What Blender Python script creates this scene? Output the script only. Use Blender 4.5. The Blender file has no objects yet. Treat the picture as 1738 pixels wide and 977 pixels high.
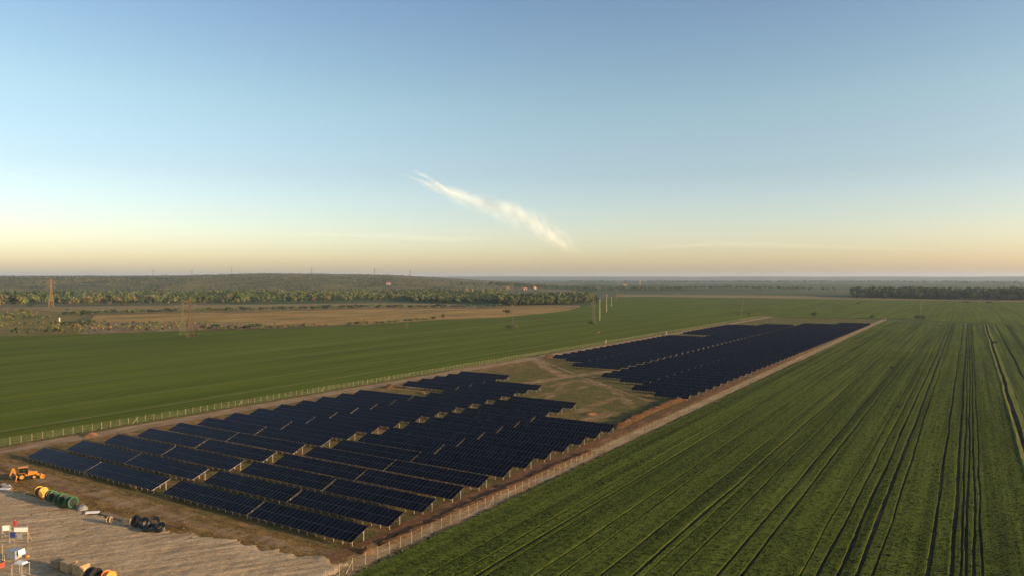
import bpy, math, random
import numpy as np
from mathutils import Vector, Matrix, Euler

# ------------------------------------------------------------------ camera, sky, sun, exposure
SC = bpy.context.scene
COL = SC.collection
IW, IH, F, HOR, H = 1738.0, 977.0, 1240.0, 471.0, 46.0
PITCH = math.atan((IH / 2 - HOR) / F)
cd = bpy.data.cameras.new('camera')
cam = bpy.data.objects.new('camera', cd); COL.objects.link(cam)
cam.location = (0, 0, H)
cam.rotation_euler = (math.pi / 2 - PITCH, 0, 0)
cd.sensor_width = 36.0
cd.lens = F / IW * 36.0
cd.clip_start = 0.5
cd.clip_end = 120000
SC.camera = cam

SUN_EL = math.radians(10)
SUN_AZ = math.radians(110.0)      # clockwise from +Y: to the right and a little behind the camera
world = bpy.data.worlds.new('World'); SC.world = world
world.use_nodes = True
wt = world.node_tree; wt.nodes.clear()
sky = wt.nodes.new('ShaderNodeTexSky'); sky.sky_type = 'NISHITA'; sky.sun_disc = False
sky.sun_elevation = SUN_EL; sky.sun_rotation = SUN_AZ
sky.altitude = 0; sky.air_density = 1.0; sky.dust_density = 1.6; sky.ozone_density = 1.6
bg = wt.nodes.new('ShaderNodeBackground'); bg.inputs['Strength'].default_value = 0.15
wo = wt.nodes.new('ShaderNodeOutputWorld')
tc = wt.nodes.new('ShaderNodeTexCoord'); sxyz = wt.nodes.new('ShaderNodeSeparateXYZ'); rmp = wt.nodes.new('ShaderNodeValToRGB')
mul = wt.nodes.new('ShaderNodeMix'); mul.data_type = 'RGBA'; mul.blend_type = 'MULTIPLY'; mul.inputs[0].default_value = 1.0
sca = wt.nodes.new('ShaderNodeVectorMath'); sca.operation = 'SCALE'; sca.inputs['Scale'].default_value = 1.62
stops = [(0.0, (1.10, .94, .84)), (.035, (.84, .775, .81)), (.08, (.68, .645, .69)), (.135, (.585, .56, .585)), (.22, (.59, .59, .55)), (.37, (.46, .485, .53))]
while len(rmp.color_ramp.elements) < len(stops): rmp.color_ramp.elements.new(.5)
for e, (p_, c_) in zip(rmp.color_ramp.elements, stops): e.position = p_; e.color = (*c_, 1)
wt.links.new(tc.outputs['Generated'], sxyz.inputs[0]); wt.links.new(sxyz.outputs['Z'], rmp.inputs[0])
wt.links.new(rmp.outputs[0], sca.inputs[0]); wt.links.new(sky.outputs[0], mul.inputs[6]); wt.links.new(sca.outputs[0], mul.inputs[7])
hsv = wt.nodes.new('ShaderNodeHueSaturation'); hsv.inputs['Saturation'].default_value = .97
wt.links.new(mul.outputs[2], hsv.inputs['Color']); wt.links.new(hsv.outputs[0], bg.inputs['Color']); wt.links.new(bg.outputs[0], wo.inputs['Surface'])

sd = bpy.data.lights.new('sun', 'SUN'); sd.energy = 4.2; sd.angle = math.radians(0.53); sd.color = (1.0, 0.66, 0.36)
sun = bpy.data.objects.new('sun', sd); COL.objects.link(sun)
sdir = Vector((math.sin(SUN_AZ) * math.cos(SUN_EL), math.cos(SUN_AZ) * math.cos(SUN_EL), math.sin(SUN_EL)))
sun.rotation_euler = sdir.to_track_quat('Z', 'Y').to_euler()
sun.location = (200, -60, 150)

vs = SC.view_settings
vs.view_transform = 'Standard'; vs.look = 'None'; vs.exposure = 0.8; vs.gamma = 1.0; vs.use_curve_mapping = False
SC.render.engine = 'CYCLES'
cy = SC.cycles
cy.use_denoising = True
cy.max_bounces = 6; cy.diffuse_bounces = 2; cy.glossy_bounces = 3; cy.transmission_bounces = 2
cy.transparent_max_bounces = 24; cy.volume_bounces = 1
cy.sample_clamp_indirect = 6

# ------------------------------------------------------------------ helpers
rng = np.random.default_rng(7)
random.seed(7)
_cp, _sp = math.cos(PITCH), math.sin(PITCH)

def G(x, y, z=0.0):
    """ground point (height z) that photo pixel x, y looks at"""
    dx, dv = (x - IW / 2) / F, (IH / 2 - y) / F
    d = Vector((dx, _cp + dv * _sp, -_sp + dv * _cp))
    t = (z - H) / d.z
    return Vector((d.x * t, d.y * t, z))

A = math.radians(32.1)
EU = Vector((math.cos(A), -math.sin(A), 0)); EV = Vector((math.sin(A), math.cos(A), 0))
O = Vector((-27.15, 123.6, 0))
def UV(u, v, z=0.0):
    p = O + EU * u + EV * v
    return Vector((p.x, p.y, z))
def toUV(p):
    d = Vector((p.x, p.y, 0)) - O
    return d.dot(EU), d.dot(EV)

_RT = {}
def vnoise(x, y, seed=0):
    """smooth value noise 0..1 on numpy arrays"""
    r = _RT.get(seed)
    if r is None: r = _RT[seed] = np.random.default_rng(seed).random((256, 256))
    xi, yi = np.floor(x).astype(int), np.floor(y).astype(int)
    fx, fy = x - xi, y - yi
    fx = fx * fx * (3 - 2 * fx); fy = fy * fy * (3 - 2 * fy)
    a, b = r[xi % 256, yi % 256], r[(xi + 1) % 256, yi % 256]
    c, d = r[xi % 256, (yi + 1) % 256], r[(xi + 1) % 256, (yi + 1) % 256]
    return (a * (1 - fx) + b * fx) * (1 - fy) + (c * (1 - fx) + d * fx) * fy
def fbm(x, y, seed=0, oct=4):
    s, amp, tot = 0, 1, 0
    for i in range(oct):
        s = s + amp * vnoise(x * 2 ** i + 17.3 * i, y * 2 ** i + 5.1 * i, seed + i); tot += amp; amp *= .5
    return s / tot
def sstep(e0, e1, x):
    t = np.clip((x - e0) / (e1 - e0), 0, 1)
    return t * t * (3 - 2 * t)

class MB:
    """collects shapes; build() links them as one mesh object"""
    def __init__(s): s.v, s.f, s.m = [], [], []
    def add(s, verts, faces, mi=0):
        n = len(s.v); s.v += [tuple(p) for p in verts]; s.f += [tuple(i + n for i in f) for f in faces]; s.m += [mi] * len(faces)
        return s
    def box(s, c, size, mi=0, rot=None):
        hx, hy, hz = size[0] / 2, size[1] / 2, size[2] / 2
        vs = [Vector((x, y, z)) for z in (-hz, hz) for x, y in ((-hx, -hy), (hx, -hy), (hx, hy), (-hx, hy))]
        if rot is not None: vs = [rot @ p for p in vs]
        c = Vector(c)
        return s.add([p + c for p in vs], [(3, 2, 1, 0), (4, 5, 6, 7), (0, 1, 5, 4), (1, 2, 6, 5), (2, 3, 7, 6), (3, 0, 4, 7)], mi)
    def bar(s, p0, p1, w, h=None, mi=0):
        p0, p1 = Vector(p0), Vector(p1); d = p1 - p0
        q = d.to_track_quat('Z', 'Y').to_matrix()
        return s.box((p0 + p1) / 2, (w, h or w, d.length), mi, q)
    def tube(s, p0, p1, r0, r1=None, n=10, mi=0, cap=True):
        p0, p1 = Vector(p0), Vector(p1); r1 = r0 if r1 is None else r1
        q = (p1 - p0).to_track_quat('Z', 'Y').to_matrix()
        vs = []
        for p, r in ((p0, r0), (p1, r1)):
            for i in range(n):
                t = 2 * math.pi * i / n
                vs.append(p + q @ Vector((r * math.cos(t), r * math.sin(t), 0)))
        fs = [(i, (i + 1) % n, n + (i + 1) % n, n + i) for i in range(n)]
        if cap: fs += [tuple(range(n - 1, -1, -1)), tuple(range(n, 2 * n))]
        return s.add(vs, fs, mi)
    def lathe(s, prof, n=20, mi=0, M=None):
        """prof: (radius, z) pairs turned round local Z"""
        vs = []
        for r, z in prof:
            for i in range(n):
                t = 2 * math.pi * i / n
                p = Vector((r * math.cos(t), r * math.sin(t), z))
                vs.append(M @ p if M else p)
        fs = []
        for k in range(len(prof) - 1):
            for i in range(n):
                j = (i + 1) % n
                fs.append((k * n + i, k * n + j, (k + 1) * n + j, (k + 1) * n + i))
        return s.add(vs, fs, mi)
    def mesh(s, name, mats):
        me = bpy.data.meshes.new(name); me.from_pydata(s.v, [], s.f)
        for m in (mats if isinstance(mats, (list, tuple)) else [mats]): me.materials.append(m)
        me.polygons.foreach_set('material_index', s.m)
        me.update()
        return me
    def build(s, name, mats, parent=None, smooth=False):
        me = s.mesh(name, mats)
        if smooth: me.polygons.foreach_set('use_smooth', [True] * len(me.polygons))
        return link(name, me, parent)

def link(name, data, parent=None, loc=None, rot=None):
    o = bpy.data.objects.new(name, data); COL.objects.link(o)
    if parent is not None: o.parent = parent
    if loc is not None: o.location = loc
    if rot is not None: o.rotation_euler = rot
    return o
def thing(name, label, cat, loc=(0, 0, 0), rz=0.0, group=None):
    o = link(name, None, None, loc, (0, 0, rz)); o.empty_display_size = 0.3
    return tag(o, label, cat, group)
def tag(o, label=None, cat=None, group=None, kind=None):
    if label: o['label'] = label
    if cat: o['category'] = cat
    if group: o['group'] = group
    if kind: o['kind'] = kind
    return o
def np_mesh(name, V, Q, mats, mi=None, smooth=False):
    """mesh from numpy verts (n,3) and quads/tris (m,k)"""
    me = bpy.data.meshes.new(name)
    k = Q.shape[1]
    me.vertices.add(len(V)); me.vertices.foreach_set('co', np.ascontiguousarray(V, np.float32).ravel())
    me.loops.add(Q.size); me.loops.foreach_set('vertex_index', np.ascontiguousarray(Q, np.int32).ravel())
    me.polygons.add(len(Q)); me.polygons.foreach_set('loop_start', np.arange(0, Q.size, k, dtype=np.int32))
    for m in mats: me.materials.append(m)
    if mi is not None: me.polygons.foreach_set('material_index', np.ascontiguousarray(mi, np.int32))
    me.polygons.foreach_set('use_smooth', np.full(len(Q), bool(smooth)))
    me.update(calc_edges=True); me.validate()
    return me
def grid_faces(nx, ny):
    i = np.arange(nx - 1)[:, None] * ny + np.arange(ny - 1)[None, :]
    i = i.ravel()
    return np.stack([i, i + ny, i + ny + 1, i + 1], 1)

# ------------------------------------------------------------------ materials
class NT:
    def __init__(s, name):
        s.mat = bpy.data.materials.new(name); s.mat.use_nodes = True
        s.t = s.mat.node_tree; s.b = s.t.nodes['Principled BSDF']; s.out = s.t.nodes['Material Output']
    def n(s, typ, **kw):
        nd = s.t.nodes.new(typ)
        for k, v in kw.items(): setattr(nd, k, v)
        return nd
    def l(s, a, b): s.t.links.new(a, b)
    def val(s, inp, v):
        if hasattr(v, 'links'): s.l(v, inp)
        else: inp.default_value = v
    def pos(s, rot=0.0, scale=(1, 1, 1), obj=False):
        if obj:
            src = s.n('ShaderNodeTexCoord').outputs['Object']
        else:
            src = s.n('ShaderNodeNewGeometry').outputs['Position']
        r = s.n('ShaderNodeVectorRotate', rotation_type='Z_AXIS'); s.l(src, r.inputs['Vector']); r.inputs['Angle'].default_value = rot
        m = s.n('ShaderNodeVectorMath', operation='MULTIPLY'); s.l(r.outputs[0], m.inputs[0]); m.inputs[1].default_value = scale
        return m.outputs[0]
    def noise(s, vec, scale=1.0, detail=4, rough=.55, dist=0.0):
        nd = s.n('ShaderNodeTexNoise'); s.l(vec, nd.inputs['Vector'])
        nd.inputs['Scale'].default_value = scale; nd.inputs['Detail'].default_value = detail
        nd.inputs['Roughness'].default_value = rough; nd.inputs['Distortion'].default_value = dist
        return nd.outputs['Fac']
    def ramp(s, fac, stops, interp='LINEAR'):
        nd = s.n('ShaderNodeValToRGB'); s.l(fac, nd.inputs[0]); nd.color_ramp.interpolation = interp
        el = nd.color_ramp.elements
        while len(el) < len(stops): el.new(.5)
        for e, (p, c) in zip(el, stops):
            e.position = p; e.color = (c, c, c, 1) if isinstance(c, (int, float)) else (*c, 1)
        return nd.outputs[0]
    def mix(s, fac, a, b, blend='MIX'):
        nd = s.n('ShaderNodeMix', data_type='RGBA', blend_type=blend)
        s.val(nd.inputs[0], fac)
        for k, v in ((6, a), (7, b)):
            if hasattr(v, 'links'): s.l(v, nd.inputs[k])
            else: nd.inputs[k].default_value = (*v, 1)
        return nd.outputs[2]
    def math(s, op, a, b=0.0, c=None, clamp=False):
        nd = s.n('ShaderNodeMath', operation=op, use_clamp=clamp)
        s.val(nd.inputs[0], a); s.val(nd.inputs[1], b)
        if c is not None: s.val(nd.inputs[2], c)
        return nd.outputs[0]
    def bump(s, h, strength=.5, dist=.1):
        nd = s.n('ShaderNodeBump'); s.l(h, nd.inputs['Height']); nd.inputs['Strength'].default_value = strength
        nd.inputs['Distance'].default_value = dist
        s.l(nd.outputs[0], s.b.inputs['Normal'])
    def base(s, c):
        if hasattr(c, 'links'): s.l(c, s.b.inputs['Base Color'])
        else: s.b.inputs['Base Color'].default_value = (*c, 1)
    def set(s, rough=.8, spec=.3, metal=0.0, sheen=0.0, sheen_tint=None, sheen_rough=.5):
        s.b.inputs['Roughness'].default_value = rough; s.b.inputs['Specular IOR Level'].default_value = spec
        s.b.inputs['Metallic'].default_value = metal
        if sheen:
            s.b.inputs['Sheen Weight'].default_value = sheen; s.b.inputs['Sheen Roughness'].default_value = sheen_rough
            if sheen_tint: s.b.inputs['Sheen Tint'].default_value = (*sheen_tint, 1)
        return s
    def attr(s, name):
        nd = s.n('ShaderNodeAttribute'); nd.attribute_name = name
        sp = s.n('ShaderNodeSeparateColor'); s.l(nd.outputs['Color'], sp.inputs[0])
        return sp.outputs

def simple(name, c, rough=.6, spec=.4, metal=0.0, var=.25, scale=3.0, obj=True):
    m = NT(name); m.set(rough, spec, metal)
    f = m.noise(m.pos(obj=obj), scale, 4, .6)
    d = tuple(x * (1 - var) for x in c); e = tuple(min(1, x * (1 + var)) for x in c)
    m.base(m.ramp(f, [(.3, d), (.7, e)]))
    return m.mat

M = {}
# --- ground covers
def crop_mat(name, dark, mid, light, streak=1.0, tex=1.0, bump=.3):
    m = NT(name); m.set(.9, .04)
    p = m.pos(A)                                    # x along u, y along v
    pu = m.pos(A, (1, .010, 1))
    fine = m.noise(p, 1.1, 6, .78)
    blades = m.noise(m.pos(A, (1, .6, 1)), 4.0, 3, .7)
    streaks = m.noise(pu, .42, 7, .78)
    wide = m.noise(m.pos(A, (1, .02, 1)), .09, 4, .6)
    big = m.noise(m.pos(A, (1, .35, 1)), .022, 5, .6)
    terms = [(streaks, .72 * streak), (wide, .30 * streak), (fine, .42 * tex), (blades, .66 * tex), (big, .22)]
    f = None; mean = 0
    for t_, w_ in terms:
        q = m.math('MULTIPLY', t_, w_); f = q if f is None else m.math('ADD', f, q); mean += w_ * .5
    m.base(m.ramp(m.math('SUBTRACT', f, mean - .5), [(.34, dark), (.5, mid), (.66, light)]))
    m.bump(m.math('ADD', fine, m.math('MULTIPLY', blades, .6)), 1.0, bump)
    return m.mat
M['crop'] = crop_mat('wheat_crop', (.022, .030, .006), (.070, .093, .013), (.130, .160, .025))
M['crop_shaded'] = crop_mat('wheat_shaded', (.010, .014, .004), (.038, .050, .010), (.082, .100, .022))  # darker copy of the crop: near canopy shade put into the plants' colour
M['crop_left'] = crop_mat('young_crop', (.054, .074, .007), (.088, .115, .009), (.130, .152, .014), 1.3, .9, .25)

def soil_mat(name, c0, c1, c2, s=.25, bump=.35, rot=A, stretch=.25):
    m = NT(name); m.set(.95, .1)
    p = m.pos(rot, (1, stretch, 1))
    a = m.noise(p, s, 6, .65); b = m.noise(m.pos(), s * 8, 5, .7)
    f = m.math('ADD', m.math('MULTIPLY', a, .6), m.math('MULTIPLY', b, .4))
    m.base(m.ramp(f, [(.36, c0), (.5, c1), (.64, c2)]))
    m.bump(m.math('ADD', a, b), 1.0, bump)
    return m.mat
M['red_soil'] = soil_mat('red_soil', (.060, .034, .018), (.125, .068, .034), (.22, .125, .066), 1.6, .5, A, .8)
M['stubble'] = soil_mat('stubble_field', (.23, .130, .032), (.33, .195, .046), (.37, .235, .07), .03, .3, A, .3)
def patchy_stubble():
    m = NT('stubble_patchy'); m.set(.95, .1)
    a = m.noise(m.pos(A, (1, .3, 1)), .03, 6, .65); b = m.noise(m.pos(), .25, 5, .7); g = m.noise(m.pos(.1, (1, 2.2, 1)), .011, 6, .68)
    f = m.math('ADD', m.math('MULTIPLY', a, .55), m.math('MULTIPLY', b, .45))
    c = m.ramp(f, [(.40, (.22, .125, .032)), (.5, (.33, .195, .048)), (.60, (.40, .26, .085))])
    g2 = m.ramp(g, [(.50, 0.0), (.62, .75)])
    m.base(m.mix(g2, c, (.15, .14, .035)))
    m.bump(b, 1.0, .3)
    return m.mat
M['stubble'] = patchy_stubble()
M['tan_field'] = soil_mat('tan_field', (.18, .125, .045), (.24, .170, .060), (.26, .195, .08), .02, .3, 0.1, 3)
M['scrub'] = soil_mat('scrub_ground', (.095, .080, .020), (.185, .145, .032), (.25, .18, .055), .05, .5, 0, 2)
M['rubble'] = soil_mat('rubble_ground', (.10, .075, .035), (.23, .15, .07), (.38, .27, .16), .08, .6, 0, 2.5)
M['track'] = soil_mat('farm_track', (.15, .13, .06), (.21, .17, .085), (.26, .21, .12), .2, .1)
M['ditch'] = soil_mat('ditch_soil', (.022, .018, .010), (.05, .038, .02), (.16, .10, .045), .09, .4, A, .4)
M['verge'] = soil_mat('verge_grass', (.075, .095, .012), (.12, .14, .02), (.16, .17, .03), .3, .4)

def compound_mat():
    # attribute: R grass share, G pale track share, B red churned soil share
    m = NT('site_soil'); m.set(.95, .1)
    at = m.attr('cover')
    p = m.pos(A, (.30, 1, 1)); q = m.pos(A, (1, .22, 1))
    a = m.noise(p, .55, 6, .7); b = m.noise(m.pos(), 2.6, 5, .7); c = m.noise(q, .45, 5, .65); w = m.noise(m.pos(), .16, 5, .6)
    soil = m.ramp(m.math('ADD', m.math('MULTIPLY', a, .5), m.math('MULTIPLY', b, .5)), [(.40, (.075, .044, .012)), (.5, (.180, .110, .034)), (.60, (.37, .235, .085))])
    grass = m.ramp(b, [(.40, (.036, .042, .009)), (.5, (.085, .088, .020)), (.60, (.18, .155, .048))])
    pale = m.ramp(m.math('ADD', m.math('MULTIPLY', c, .6), m.math('MULTIPLY', b, .4)), [(.36, (.17, .110, .055)), (.5, (.29, .200, .110)), (.64, (.40, .29, .175))])
    red = m.ramp(m.math('ADD', m.math('MULTIPLY', c, .5), m.math('MULTIPLY', b, .5)), [(.36, (.075, .038, .018)), (.5, (.165, .082, .038)), (.64, (.28, .155, .08))])
    gm = m.math('MULTIPLY_ADD', m.math('SUBTRACT', m.math('ADD', at[0], m.math('MULTIPLY_ADD', w, .9, m.math('MULTIPLY', b, .6))), 1.05), 4.0, 0.0, True)
    pm = m.math('MULTIPLY', m.math('SUBTRACT', m.math('ADD', at[1], m.math('MULTIPLY', c, .8)), .80), 3.0, clamp=True)
    rm = m.math('MULTIPLY', m.math('SUBTRACT', m.math('ADD', at[2], m.math('MULTIPLY', c, .8)), .80), 3.0, clamp=True)
    col = m.mix(gm, soil, grass); col = m.mix(pm, col, pale); col = m.mix(rm, col, red)
    m.base(col)
    m.bump(m.math('ADD', m.math('ADD', a, c), b), 1.0, .45)
    return m.mat
M['site'] = compound_mat()

def gravel_mat():
    m = NT('gravel'); m.set(.95, .15)
    p = m.pos(math.radians(-22), (.10, 1, 1))
    a = m.noise(p, .9, 6, .7); b = m.noise(m.pos(), 2.6, 5, .78); w = m.noise(m.pos(), .2, 4, .6)
    f = m.math('ADD', m.math('ADD', m.math('MULTIPLY', a, .36), m.math('MULTIPLY', b, .46)), m.math('MULTIPLY', w, .18))
    m.base(m.ramp(f, [(.41, (.24, .170, .090)), (.5, (.41, .30, .172)), (.59, (.58, .44, .27))]))
    m.bump(m.math('ADD', a, m.math('MULTIPLY', b, .7)), 1.0, .40)
    return m.mat
M['gravel'] = gravel_mat()

def farmland_mat():
    m = NT('farmland'); m.set(.95, .05)
    v = m.n('ShaderNodeTexVoronoi', feature='F1'); m.l(m.pos(.25, (1 / 900., 1 / 420., 1)), v.inputs['Vector']); v.inputs['Scale'].default_value = 1.0
    sp = m.n('ShaderNodeSeparateColor'); m.l(v.outputs['Color'], sp.inputs[0])
    n = m.noise(m.pos(.1, (1 / 500., 1 / 160., 1)), 1.0, 6, .65)
    c = m.ramp(sp.outputs[0], [(.0, (.055, .085, .02)), (.25, (.085, .11, .03)), (.45, (.05, .07, .022)), (.62, (.12, .12, .05)), (.8, (.16, .13, .07)), (.95, (.07, .10, .025))], 'CONSTANT')
    d = m.ramp(n, [(.4, (.05, .07, .022)), (.55, (.09, .11, .034)), (.7, (.13, .125, .05))])
    m.base(m.mix(.45, c, d))
    return m.mat
M['farmland'] = farmland_mat()
def hill_mat():
    m = NT('hill_scrub'); m.set(.95, .1)
    n = m.noise(m.pos(.1, (1 / 260., 1 / 120., 1 / 30.)), 1.0, 7, .7); k = m.noise(m.pos(0, (1 / 60., 1 / 60., 1)), 1.0, 5, .7)
    f = m.math('ADD', m.math('MULTIPLY', n, .6), m.math('MULTIPLY', k, .4))
    m.base(m.ramp(f, [(.36, (.045, .056, .018)), (.46, (.095, .095, .030)), (.56, (.16, .135, .052)), (.68, (.23, .175, .085))]))
    m.bump(f, 1.0, 8.0)
    return m.mat
M['hill'] = hill_mat()

# --- objects
def glass_mat():
    m = NT('solar_glass'); m.set(.12, .035)
    f = m.noise(m.pos(obj=True), .8, 2)
    m.base(m.ramp(f, [(.3, (.0030, .0034, .0060)), (.7, (.0045, .0050, .0085))]))
    isl = m.n('ShaderNodeNewGeometry').outputs['Random Per Island']; oi = m.n('ShaderNodeObjectInfo').outputs['Random']
    k = m.math('FRACT', m.math('ADD', isl, oi))
    m.base(m.ramp(k, [(0, (.0022, .0026, .0045)), (.6, (.0042, .0050, .0088)), (1, (.0065, .0080, .0145))]))
    r = m.noise(m.pos(), .7, 3); rr = m.math('MULTIPLY_ADD', r, .20, .06)
    m.l(rr, m.b.inputs['Roughness'])
    return m.mat
M['glass'] = glass_mat()
M['frame'] = simple('module_frame', (.055, .06, .072), .45, .3, .3, .15)
M['galv'] = simple('galvanised_steel', (.52, .49, .44), .5, .5, .35, .18, 2.0)
M['post'] = simple('fence_post_steel', (.40, .36, .24), .55, .4, .1, .15, 2.0)
M['white'] = simple('white_board', (.80, .79, .76), .5, .4, 0, .06)
M['blue'] = simple('blue_board', (.03, .05, .22), .5, .4, 0, .15)
M['greybox'] = simple('grey_cabinet', (.26, .30, .32), .5, .4, 0, .15)
M['wood'] = simple('raw_timber', (.42, .29, .15), .8, .2, 0, .28, 2.2)
M['wood_dark'] = simple('weathered_timber', (.27, .19, .11), .85, .2, 0, .3, 2.2)
M['drum_yellow'] = simple('yellow_drum_paint', (.55, .30, .05), .6, .3, 0, .18)
M['drum_green'] = simple('green_drum_paint', (.016, .085, .036), .55, .4, 0, .25)
M['cable_black'] = simple('black_cable', (.012, .012, .013), .45, .4, 0, .3, 8)
M['cable_brown'] = simple('brown_cable', (.13, .06, .045), .6, .3, 0, .3, 8)
M['cable_orange'] = simple('orange_conduit', (.72, .25, .04), .5, .4, 0, .2, 8)
M['machine'] = simple('machine_yellow', (.50, .20, .02), .45, .5, 0, .2)
M['tyre'] = simple('tyre_rubber', (.022, .021, .02), .85, .2, 0, .3)
M['rim'] = simple('wheel_rim_paint', (.50, .24, .05), .5, .4, 0, .15)
M['dark_glass'] = simple('cab_glass', (.012, .014, .015), .08, .5, 0, .2)
M['dark_metal'] = simple('dark_metal', (.03, .03, .03), .6, .4, .3, .2)
M['red_cloth'] = simple('red_workwear', (.34, .025, .03), .85, .2, 0, .2, 8)
M['dark_cloth'] = simple('dark_trousers', (.06, .02, .03), .9, .2, 0, .2, 8)
M['skin'] = simple('skin', (.45, .27, .19), .6, .3, 0, .1)
M['red_paint'] = simple('red_paint', (.40, .05, .03), .5, .4, 0, .2)
M['orange_sand'] = soil_mat('orange_sand', (.16, .085, .04), (.30, .165, .075), (.40, .25, .13), 2.0, .5)
M['grey_tarp'] = simple('grey_tarpaulin', (.20, .20, .19), .7, .3, 0, .25)
M['pylon'] = simple('pylon_steel', (.09, .09, .075), .6, .4, .3, .2, .3)
M['pylon_rust'] = simple('pylon_rusty_paint', (.12, .08, .042), .7, .3, 0, .2, .3)
M['pole_white'] = simple('pale_concrete_pole', (.50, .47, .33), .7, .3, 0, .08, .3)
M['pylon_sunlit'] = simple('pylon_sunlit_steel', (.28, .155, .06), .7, .3, 0, .2, .3)  # orange glow of the low sun on the lattice, put into the colour
M['pylon_pale'] = simple('pylon_pale_paint', (.13, .125, .065), .7, .3, 0, .1, .3)
M['roof'] = simple('tile_roof', (.46, .17, .085), .8, .2, 0, .2, .5)
M['plaster'] = simple('pale_plaster', (.42, .37, .30), .8, .2, 0, .08, .5)
M['pane'] = simple('window_pane', (.03, .035, .04), .15, .5, 0, .1)
M['trunk'] = simple('bark', (.075, .055, .038), .9, .1, 0, .3, 1.0)
def leaf_mat(name, c, var=.28):
    m = NT(name); m.set(.7, .15)
    f = m.noise(m.pos(), .09, 3, .6); g = m.noise(m.pos(), .9, 2, .6)
    h = m.math('ADD', m.math('MULTIPLY', f, .65), m.math('MULTIPLY', g, .35))
    m.base(m.ramp(h, [(.34, tuple(x * (1 - var) for x in c)), (.5, c), (.66, tuple(x * (1 + var) for x in c))]))
    return m.mat
M['leaf_green'] = leaf_mat('green_leaves', (.085, .116, .034))
M['leaf_dark'] = leaf_mat('dark_leaves', (.038, .060, .025))
M['leaf_olive'] = leaf_mat('olive_leaves', (.135, .140, .040))
M['leaf_rust'] = leaf_mat('rust_leaves', (.20, .135, .06))
M['leaf_grey'] = leaf_mat('grey_green_leaves', (.15, .155, .085))

def wire_mat():
    m = NT('wire_mesh')
    co = m.n('ShaderNodeTexCoord').outputs['Object']
    s = m.n('ShaderNodeSeparateXYZ'); m.l(co, s.inputs[0])
    gx = m.math('LESS_THAN', m.math('FRACT', m.math('MULTIPLY', s.outputs[0], 1 / .10)), .018)
    gz = m.math('LESS_THAN', m.math('FRACT', m.math('MULTIPLY', s.outputs[2], 1 / .12)), .018)
    fac = m.math('MAXIMUM', gx, gz)
    tr = m.n('ShaderNodeBsdfTransparent'); mx = m.n('ShaderNodeMixShader')
    m.base((.50, .47, .36)); m.set(.6, .3)
    m.l(fac, mx.inputs[0]); m.l(tr.outputs[0], mx.inputs[1]); m.l(m.b.outputs[0], mx.inputs[2]); m.l(mx.outputs[0], m.out.inputs['Surface'])
    return m.mat
M['wire'] = wire_mat()

# ------------------------------------------------------------------ setting: ground, fields, hills
def poly_sheet(name, pts, mat, z, kind='structure', label=None, cat=None):
    b = MB(); b.add([(p.x, p.y, z) for p in pts], [tuple(range(len(pts)))])
    # triangulate concave outlines through bmesh-free tessellation
    from mathutils.geometry import tessellate_polygon
    tris = tessellate_polygon([[Vector((p.x, p.y, 0)) for p in pts]])
    b.f = []; b.m = []
    for t in tris:
        a_, b_, c_ = (pts[i] for i in t)
        up = (b_.x - a_.x) * (c_.y - a_.y) - (b_.y - a_.y) * (c_.x - a_.x)
        b.f.append(tuple(t) if up > 0 else tuple(reversed(t))); b.m.append(0)
    o = b.build(name, mat)
    return tag(o, label, cat, kind=kind)
def px(pts): return [G(x, y) for x, y in pts]

# one sheet to the horizon
xs = np.linspace(-22000, 22000, 61); ys = np.linspace(-4000, 21500, 41)
X, Y = np.meshgrid(xs, ys, indexing='ij')
V = np.stack([X.ravel(), Y.ravel(), np.full(X.size, -.35)], 1)
tag(link('ground', np_mesh('ground', V, grid_faces(61, 41), [M['farmland']])), kind='structure')

# fences (in u, v): near and far ends
def fence_end(x, y): return toUV(G(x, y))
RF0, RF1 = fence_end(592, 972), fence_end(1505, 541)
LF0, LF1 = fence_end(0, 757), fence_end(1297, 537)
def ruv(v): return RF0[0] + (RF1[0] - RF0[0]) * (v - RF0[1]) / (RF1[1] - RF0[1])
def luv(v): return LF0[0] + (LF1[0] - LF0[0]) * (v - LF0[1]) / (LF1[1] - LF0[1])
VEND_R, VEND_L = RF1[1], LF1[1]

# green field left of and beyond the site
left_pts = [UV(luv(-140) - .6, -140), UV(luv(VEND_L) - .6, VEND_L), UV(ruv(VEND_R) + .5, VEND_R + 12), UV(130, 786), UV(700, 786)] + \
    px([(2300, 512), (1738, 512), (1400, 507), (1100, 503), (1040, 504), (1012, 514), (960, 527), (850, 538.5), (737, 543), (620, 551.5), (450, 558), (300, 561.5), (155, 566.5), (0, 570), (-300, 575)]) + [Vector((-420, 150, 0))]
poly_sheet('green_field', left_pts, M['crop_left'], -.02)
poly_sheet('far_field', px([(2400, 511.5), (1738, 511.5), (1400, 506.7), (1100, 502.7), (1042, 503), (1050, 499), (1300, 500.5), (1450, 503), (2400, 505)]), M['tan_field'], -.05)
poly_sheet('stubble_field', px([(150, 547), (160, 534), (300, 530.5), (450, 528), (600, 523.5), (850, 522.5), (985, 521.5), (958, 527.3), (850, 538), (737, 542.6), (620, 550), (500, 553), (400, 552), (280, 553)]), M['stubble'], -.04)
poly_sheet('rubble_strip', px([(140, 566.5), (120, 548), (160, 545), (300, 547), (430, 549), (470, 552), (560, 552), (450, 557.5), (300, 561), (155, 566)]), M['rubble'], -.03)
poly_sheet('scrub_land', px([(-300, 574), (0, 569.5), (140, 566.2), (118, 548), (150, 533), (60, 526), (-300, 526)]), M['scrub'], -.06)
poly_sheet('tan_strip', px([(-100, 527), (60, 525.5), (160, 533), (300, 530), (450, 527.5), (600, 523), (850, 522), (985, 521), (985, 517.5), (850, 516.5), (640, 513.5), (450, 515.5), (200, 518.5), (80, 520), (-100, 521)]), M['tan_field'], -.10)
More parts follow.
